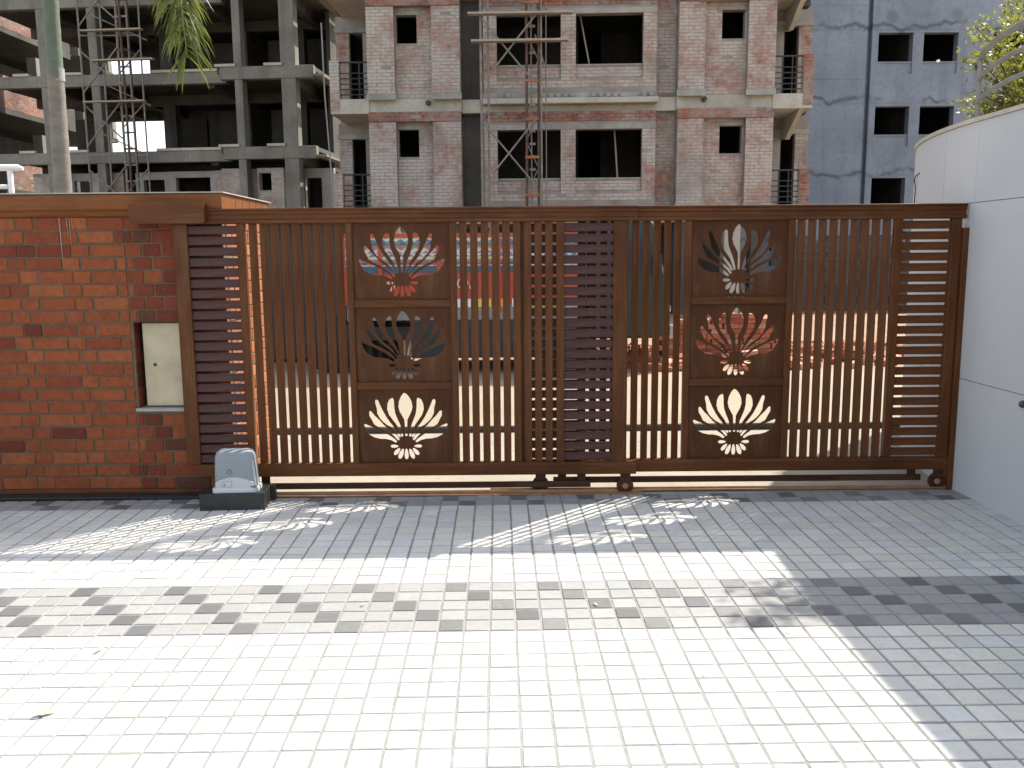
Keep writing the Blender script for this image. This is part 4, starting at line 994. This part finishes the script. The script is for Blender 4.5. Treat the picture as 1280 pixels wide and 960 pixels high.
M['lime_band'] = mottled('old_lime_wash', (0.22,0.225,0.225), (0.29,0.295,0.29), 14, 0.9)
MB().tube([(0.088,0,3.40),(0.090,0,3.47),(0.092,0,3.53)], [0.0812, 0.0806, 0.080], 16).build('pale_ring', M['lime_band'], pm, smooth=True)
def leaf_mat(name, c1, c2, trans):
    m, t, b = new_mat(name); r = rnd(t); c = ramp(t, r, [(0.0, c1), (1.0, c2)])
    t.links.new(c, b.inputs['Base Color']); b.inputs['Roughness'].default_value = 0.42; b.inputs['Specular IOR Level'].default_value = 0.5
    tr_ = N(t, 'ShaderNodeBsdfTranslucent'); t.links.new(mixc(t, c, trans, 0.5), tr_.inputs[0])
    mx = N(t, 'ShaderNodeMixShader'); mx.inputs[0].default_value = 0.4
    out = t.nodes['Material Output']; t.links.new(b.outputs[0], mx.inputs[1]); t.links.new(tr_.outputs[0], mx.inputs[2]); t.links.new(mx.outputs[0], out.inputs[0])
    return m
M['palm_leaf'] = leaf_mat('palm_leaf', (0.045,0.075,0.016), (0.10,0.135,0.03), (0.24,0.25,0.03))
M['palm_stalk'] = mottled('palm_stalk', (0.14,0.16,0.05), (0.22,0.23,0.09), 6, 0.6)
def frond(curve, n, llen, seed, droop=0.6, dens=1.0):
    rr = random.Random(seed); pts = [Vector(p) for p in curve]
    def at(u):
        k = min(int(u*(len(pts)-1)), len(pts)-2); f = u*(len(pts)-1)-k
        p0, p1_, p2_, p3_ = pts[max(k-1,0)], pts[k], pts[k+1], pts[min(k+2,len(pts)-1)]
        return 0.5*((2*p1_)+(p2_-p0)*f+(2*p0-5*p1_+4*p2_-p3_)*f*f+(3*p1_-p0-3*p2_+p3_)*f**3)
    sp = [at(i/24) for i in range(25)]
    st = MB().tube(sp, [0.022*(1-0.8*i/24) for i in range(25)], 6).build('frond', M['palm_stalk'], pm, smooth=True)
    m = MB()
    for i in range(n):
        u = 0.14+0.85*i/n; p = at(u); t = (at(min(u+0.01,1))-at(u-0.01)).normalized()
        side = t.cross(Vector((0,0,1)))
        if side.length < 0.2: side = Vector((0.3,-1,0)).cross(t)
        side.normalize()
        for sg in (-1, 1):
            L = llen*(0.75+0.35*math.sin(math.pi*min(u*1.02,1)))*rr.uniform(0.75,1.15)
            d0 = (side*sg*rr.uniform(0.35,1.0)+t*rr.uniform(0.5,1.1)+Vector((rr.uniform(-.2,.2), rr.uniform(-.25,.25), rr.uniform(-.1,.15)))).normalized()
            pp = p.copy(); dd = d0.copy(); w0 = rr.uniform(0.007,0.013); wd = dd.cross(t).cross(dd)
            wd = (dd.cross(Vector((rr.uniform(-1,1),rr.uniform(-1,1),rr.uniform(-.3,1)))).normalized())
            vs = []
            for s_, wk in ((0,0.5),(0.33,1.0),(0.66,0.8),(1.0,0.04)):
                vs += [pp-wd*w0*wk, pp+wd*w0*wk]; pp = pp+dd*(L/3); dd = (dd+Vector((0,0,-droop*rr.uniform(0.6,1.2)))).normalized()
            m.add(vs, [(0,1,3,2),(2,3,5,4),(4,5,7,6)])
    m.build('leaflets', M['palm_leaf'], st)['kind'] = 'stuff'
top = (0.13, 0, 5.25)
frond([top,(0.5,-0.05,5.75),(1.0,-0.1,5.65),(1.34,-0.12,5.0),(1.45,-0.12,4.3),(1.50,-0.12,3.60)], 150, 0.52, 1, 0.6)
frond([top,(0.45,0.1,5.6),(0.85,0.2,5.55),(1.16,0.25,5.1),(1.28,0.25,4.5),(1.34,0.26,3.95)], 110, 0.5, 2, 0.6)
frond([top,(0.4,-0.5,5.8),(0.8,-1.0,5.9),(1.2,-1.5,5.6),(1.5,-1.8,5.0)], 44, 0.42, 3)
frond([top,(-0.4,0.3,5.9),(-1.0,0.6,6.1),(-1.6,0.8,5.8),(-2.0,0.9,5.1)], 44, 0.42, 4)
frond([top,(-0.3,-0.6,5.9),(-0.7,-1.2,6.0),(-1.0,-1.7,5.6),(-1.2,-2.0,5.0)], 44, 0.42, 5)
frond([top,(0.2,0.7,5.9),(0.4,1.3,6.0),(0.5,1.9,5.6),(0.5,2.2,5.0)], 44, 0.42, 6)

# white railing end behind the left wall
wr = empty('white_railing', (-3.6, 6.5, 1.9), 0, 'end of a white tubular railing behind the left wall', 'railing')
MB().tube([(-2.4,0,0.32),(-0.3,0,0.325),(0.13,0,0.318),(0.165,0,0.312)], [0.024,0.024,0.024,0.012], 10).build('rail', M['white_steel'], wr, smooth=True)
MB().tube([(-2.4,0,0.185),(0.05,0,0.185)], 0.017, 10).build('rail', M['white_steel'], wr, smooth=True)
for x in (-1.2, 0.07): MB().tube([(x,0,-1.9),(x,0,0.30)], 0.019, 10).build('post', M['white_steel'], wr, smooth=True)

# ------------------------------------------------------------------ leafy shrub on the terrace
M['shrub_leaf'] = leaf_mat('shrub_leaf', (0.06,0.09,0.016), (0.17,0.18,0.032), (0.40,0.40,0.05))
M['twig'] = mottled('twig_bark', (0.09,0.065,0.045), (0.15,0.115,0.08), 8, 0.9)
sh = empty('shrub', (4.55, 7.4, 2.34), 0, 'bright yellow green leafy shrub behind the curved grey railing', 'shrub')
rr = random.Random(21); tw = MB(); lv = MB()
def spray(p, d, L, depth, r, nl):
    d = d.normalized(); q = p + d*L*0.5 + Vector((rr.uniform(-.06,.06),rr.uniform(-.06,.06),rr.uniform(-.03,.06))); e = q + (d+Vector((rr.uniform(-.3,.3),rr.uniform(-.3,.3),rr.uniform(-.25,.15)))).normalized()*L*0.5
    tw.tube([p, q, e], [r, r*0.75, r*0.5], 5, cap=False)
    if depth == 0 or depth == 1:
        for k in range(nl):
            u = rr.uniform(0.1, 1.05); b0 = (p.lerp(q, u*2) if u < 0.5 else q.lerp(e, u*2-1)) + Vector((rr.gauss(0,.035),rr.gauss(0,.035),rr.gauss(0,.035)))
            a = Vector((rr.uniform(-1,1),rr.uniform(-1,1),rr.uniform(-.7,.6))).normalized(); s = a.cross(Vector((rr.uniform(-1,1),rr.uniform(-1,1),rr.uniform(-1,1)))).normalized()
            l = rr.uniform(0.028,0.054); wv = l*rr.uniform(0.30,0.42); nrm = a.cross(s)*wv*0.3
            lv.add([b0, b0+a*l*0.5+s*wv+nrm, b0+a*l, b0+a*l*0.5-s*wv+nrm], [(0,1,2),(0,2,3)])
    if depth > 0:
        for k in range(rr.choice((3,4))):
            u = rr.uniform(0.35, 1.0); b0 = p.lerp(q, u*2) if u < 0.5 else q.lerp(e, u*2-1)
            spray(b0, d*0.7+Vector((rr.uniform(-1,1),rr.uniform(-1,1),rr.uniform(-.6,.8))), L*rr.uniform(0.5,0.75), depth-1, r*0.6, nl)
for k in range(30):
    base = Vector((rr.uniform(-0.15,1.4), rr.uniform(-0.8,0.9), 0.0))
    spray(base, Vector((rr.uniform(-.35,.4), rr.uniform(-.5,.4), 1.0)), rr.uniform(0.52,0.78), 3, 0.011, 17)
# sprays reaching out over the wall towards the gate
def reach(pts, nl, r=0.008, spread=0.06):
    P_ = [Vector(p) for p in pts]; tw.tube(P_, [r*(1-0.7*i/(len(P_)-1)) for i in range(len(P_))], 5, cap=False)
    for k in range(nl):
        i = min(int(rr.random()**0.6*(len(P_)-1)), len(P_)-2); b0 = P_[i].lerp(P_[i+1], rr.random()) + Vector([rr.gauss(0, spread) for _ in range(3)])
        a = Vector((rr.uniform(-1,1),rr.uniform(-1,1),rr.uniform(-.7,.6))).normalized(); s_ = a.cross(Vector((rr.uniform(-1,1),rr.uniform(-1,1),rr.uniform(-1,1)))).normalized()
        l = rr.uniform(0.035,0.06); wv = l*rr.uniform(0.28,0.38)
        lv.add([b0, b0+a*l*0.5+s_*wv, b0+a*l, b0+a*l*0.5-s_*wv], [(0,1,2),(0,2,3)])
reach([(0.2,-0.2,0.3),(-0.2,-0.6,0.8),(-0.62,-1.05,1.12),(-1.02,-1.30,1.17)], 420, 0.010, 0.075)
reach([(-0.62,-1.05,1.12),(-0.75,-1.35,1.25),(-1.10,-1.60,1.30)], 420, 0.008, 0.07)
reach([(-0.3,-0.1,0.4),(-0.62,-0.2,0.68),(-0.86,-0.25,0.72)], 50)
reach([(-0.3,-0.1,0.4),(-0.55,-0.15,0.85),(-0.75,-0.2,1.0)], 50)
reach([(-0.1,-0.3,0.4),(-0.3,-0.4,1.0),(-0.45,-0.45,1.25)], 60)
tw.build('branches', M['twig'], sh); lv.build('foliage', M['shrub_leaf'], sh)['kind'] = 'stuff'

# a dry leaf and crumbs on the paving
M['dry_leaf'] = mottled('dry_leaf', (0.42,0.33,0.19), (0.55,0.45,0.28), 30, 0.8)
for (X, Y, s, rz, lab) in [(-1.585, 2.835, 0.030, 0.4, 'largest curled tan dry leaf on the cream cobbles, near left'), (0.42, 3.72, 0.013, 2.0, 'small dry leaf scrap on the grey cobble band, right of its middle'), (-0.63, 3.75, 0.012, 1.1, 'small dry leaf scrap on the grey cobble band, left of its middle'),
        (2.55, 4.6, 0.012, 2.4, 'dry leaf scrap in the shade at the foot of the white wall'), (0.75, 3.05, 0.009, 1.9, 'tiny leaf scrap on sunlit cream cobbles left of the wall shadow'), (-1.62, 3.32, 0.02, 1.2, 'flat dry leaf on cream cobbles just below the grey band, left')]:
    m = MB(); n = 7; vs = [(0,0,0.006)]
    for k in range(n):
        a = 2*math.pi*k/n; q = s*(1+0.35*math.cos(2*a)); vs.append((q*math.cos(a), 0.55*q*math.sin(a), 0.004+0.25*s*abs(math.sin(a*1.5))))
    m.add(vs, [(0, 1+k, 1+(k+1) % n) for k in range(n)])
    o = m.build('dry_leaf', M['dry_leaf']); o.location = (X, Y, 0.002); o.rotation_euler = (0, 0, rz)
    big = s > 0.03
    tag(o, lab, 'leaf')
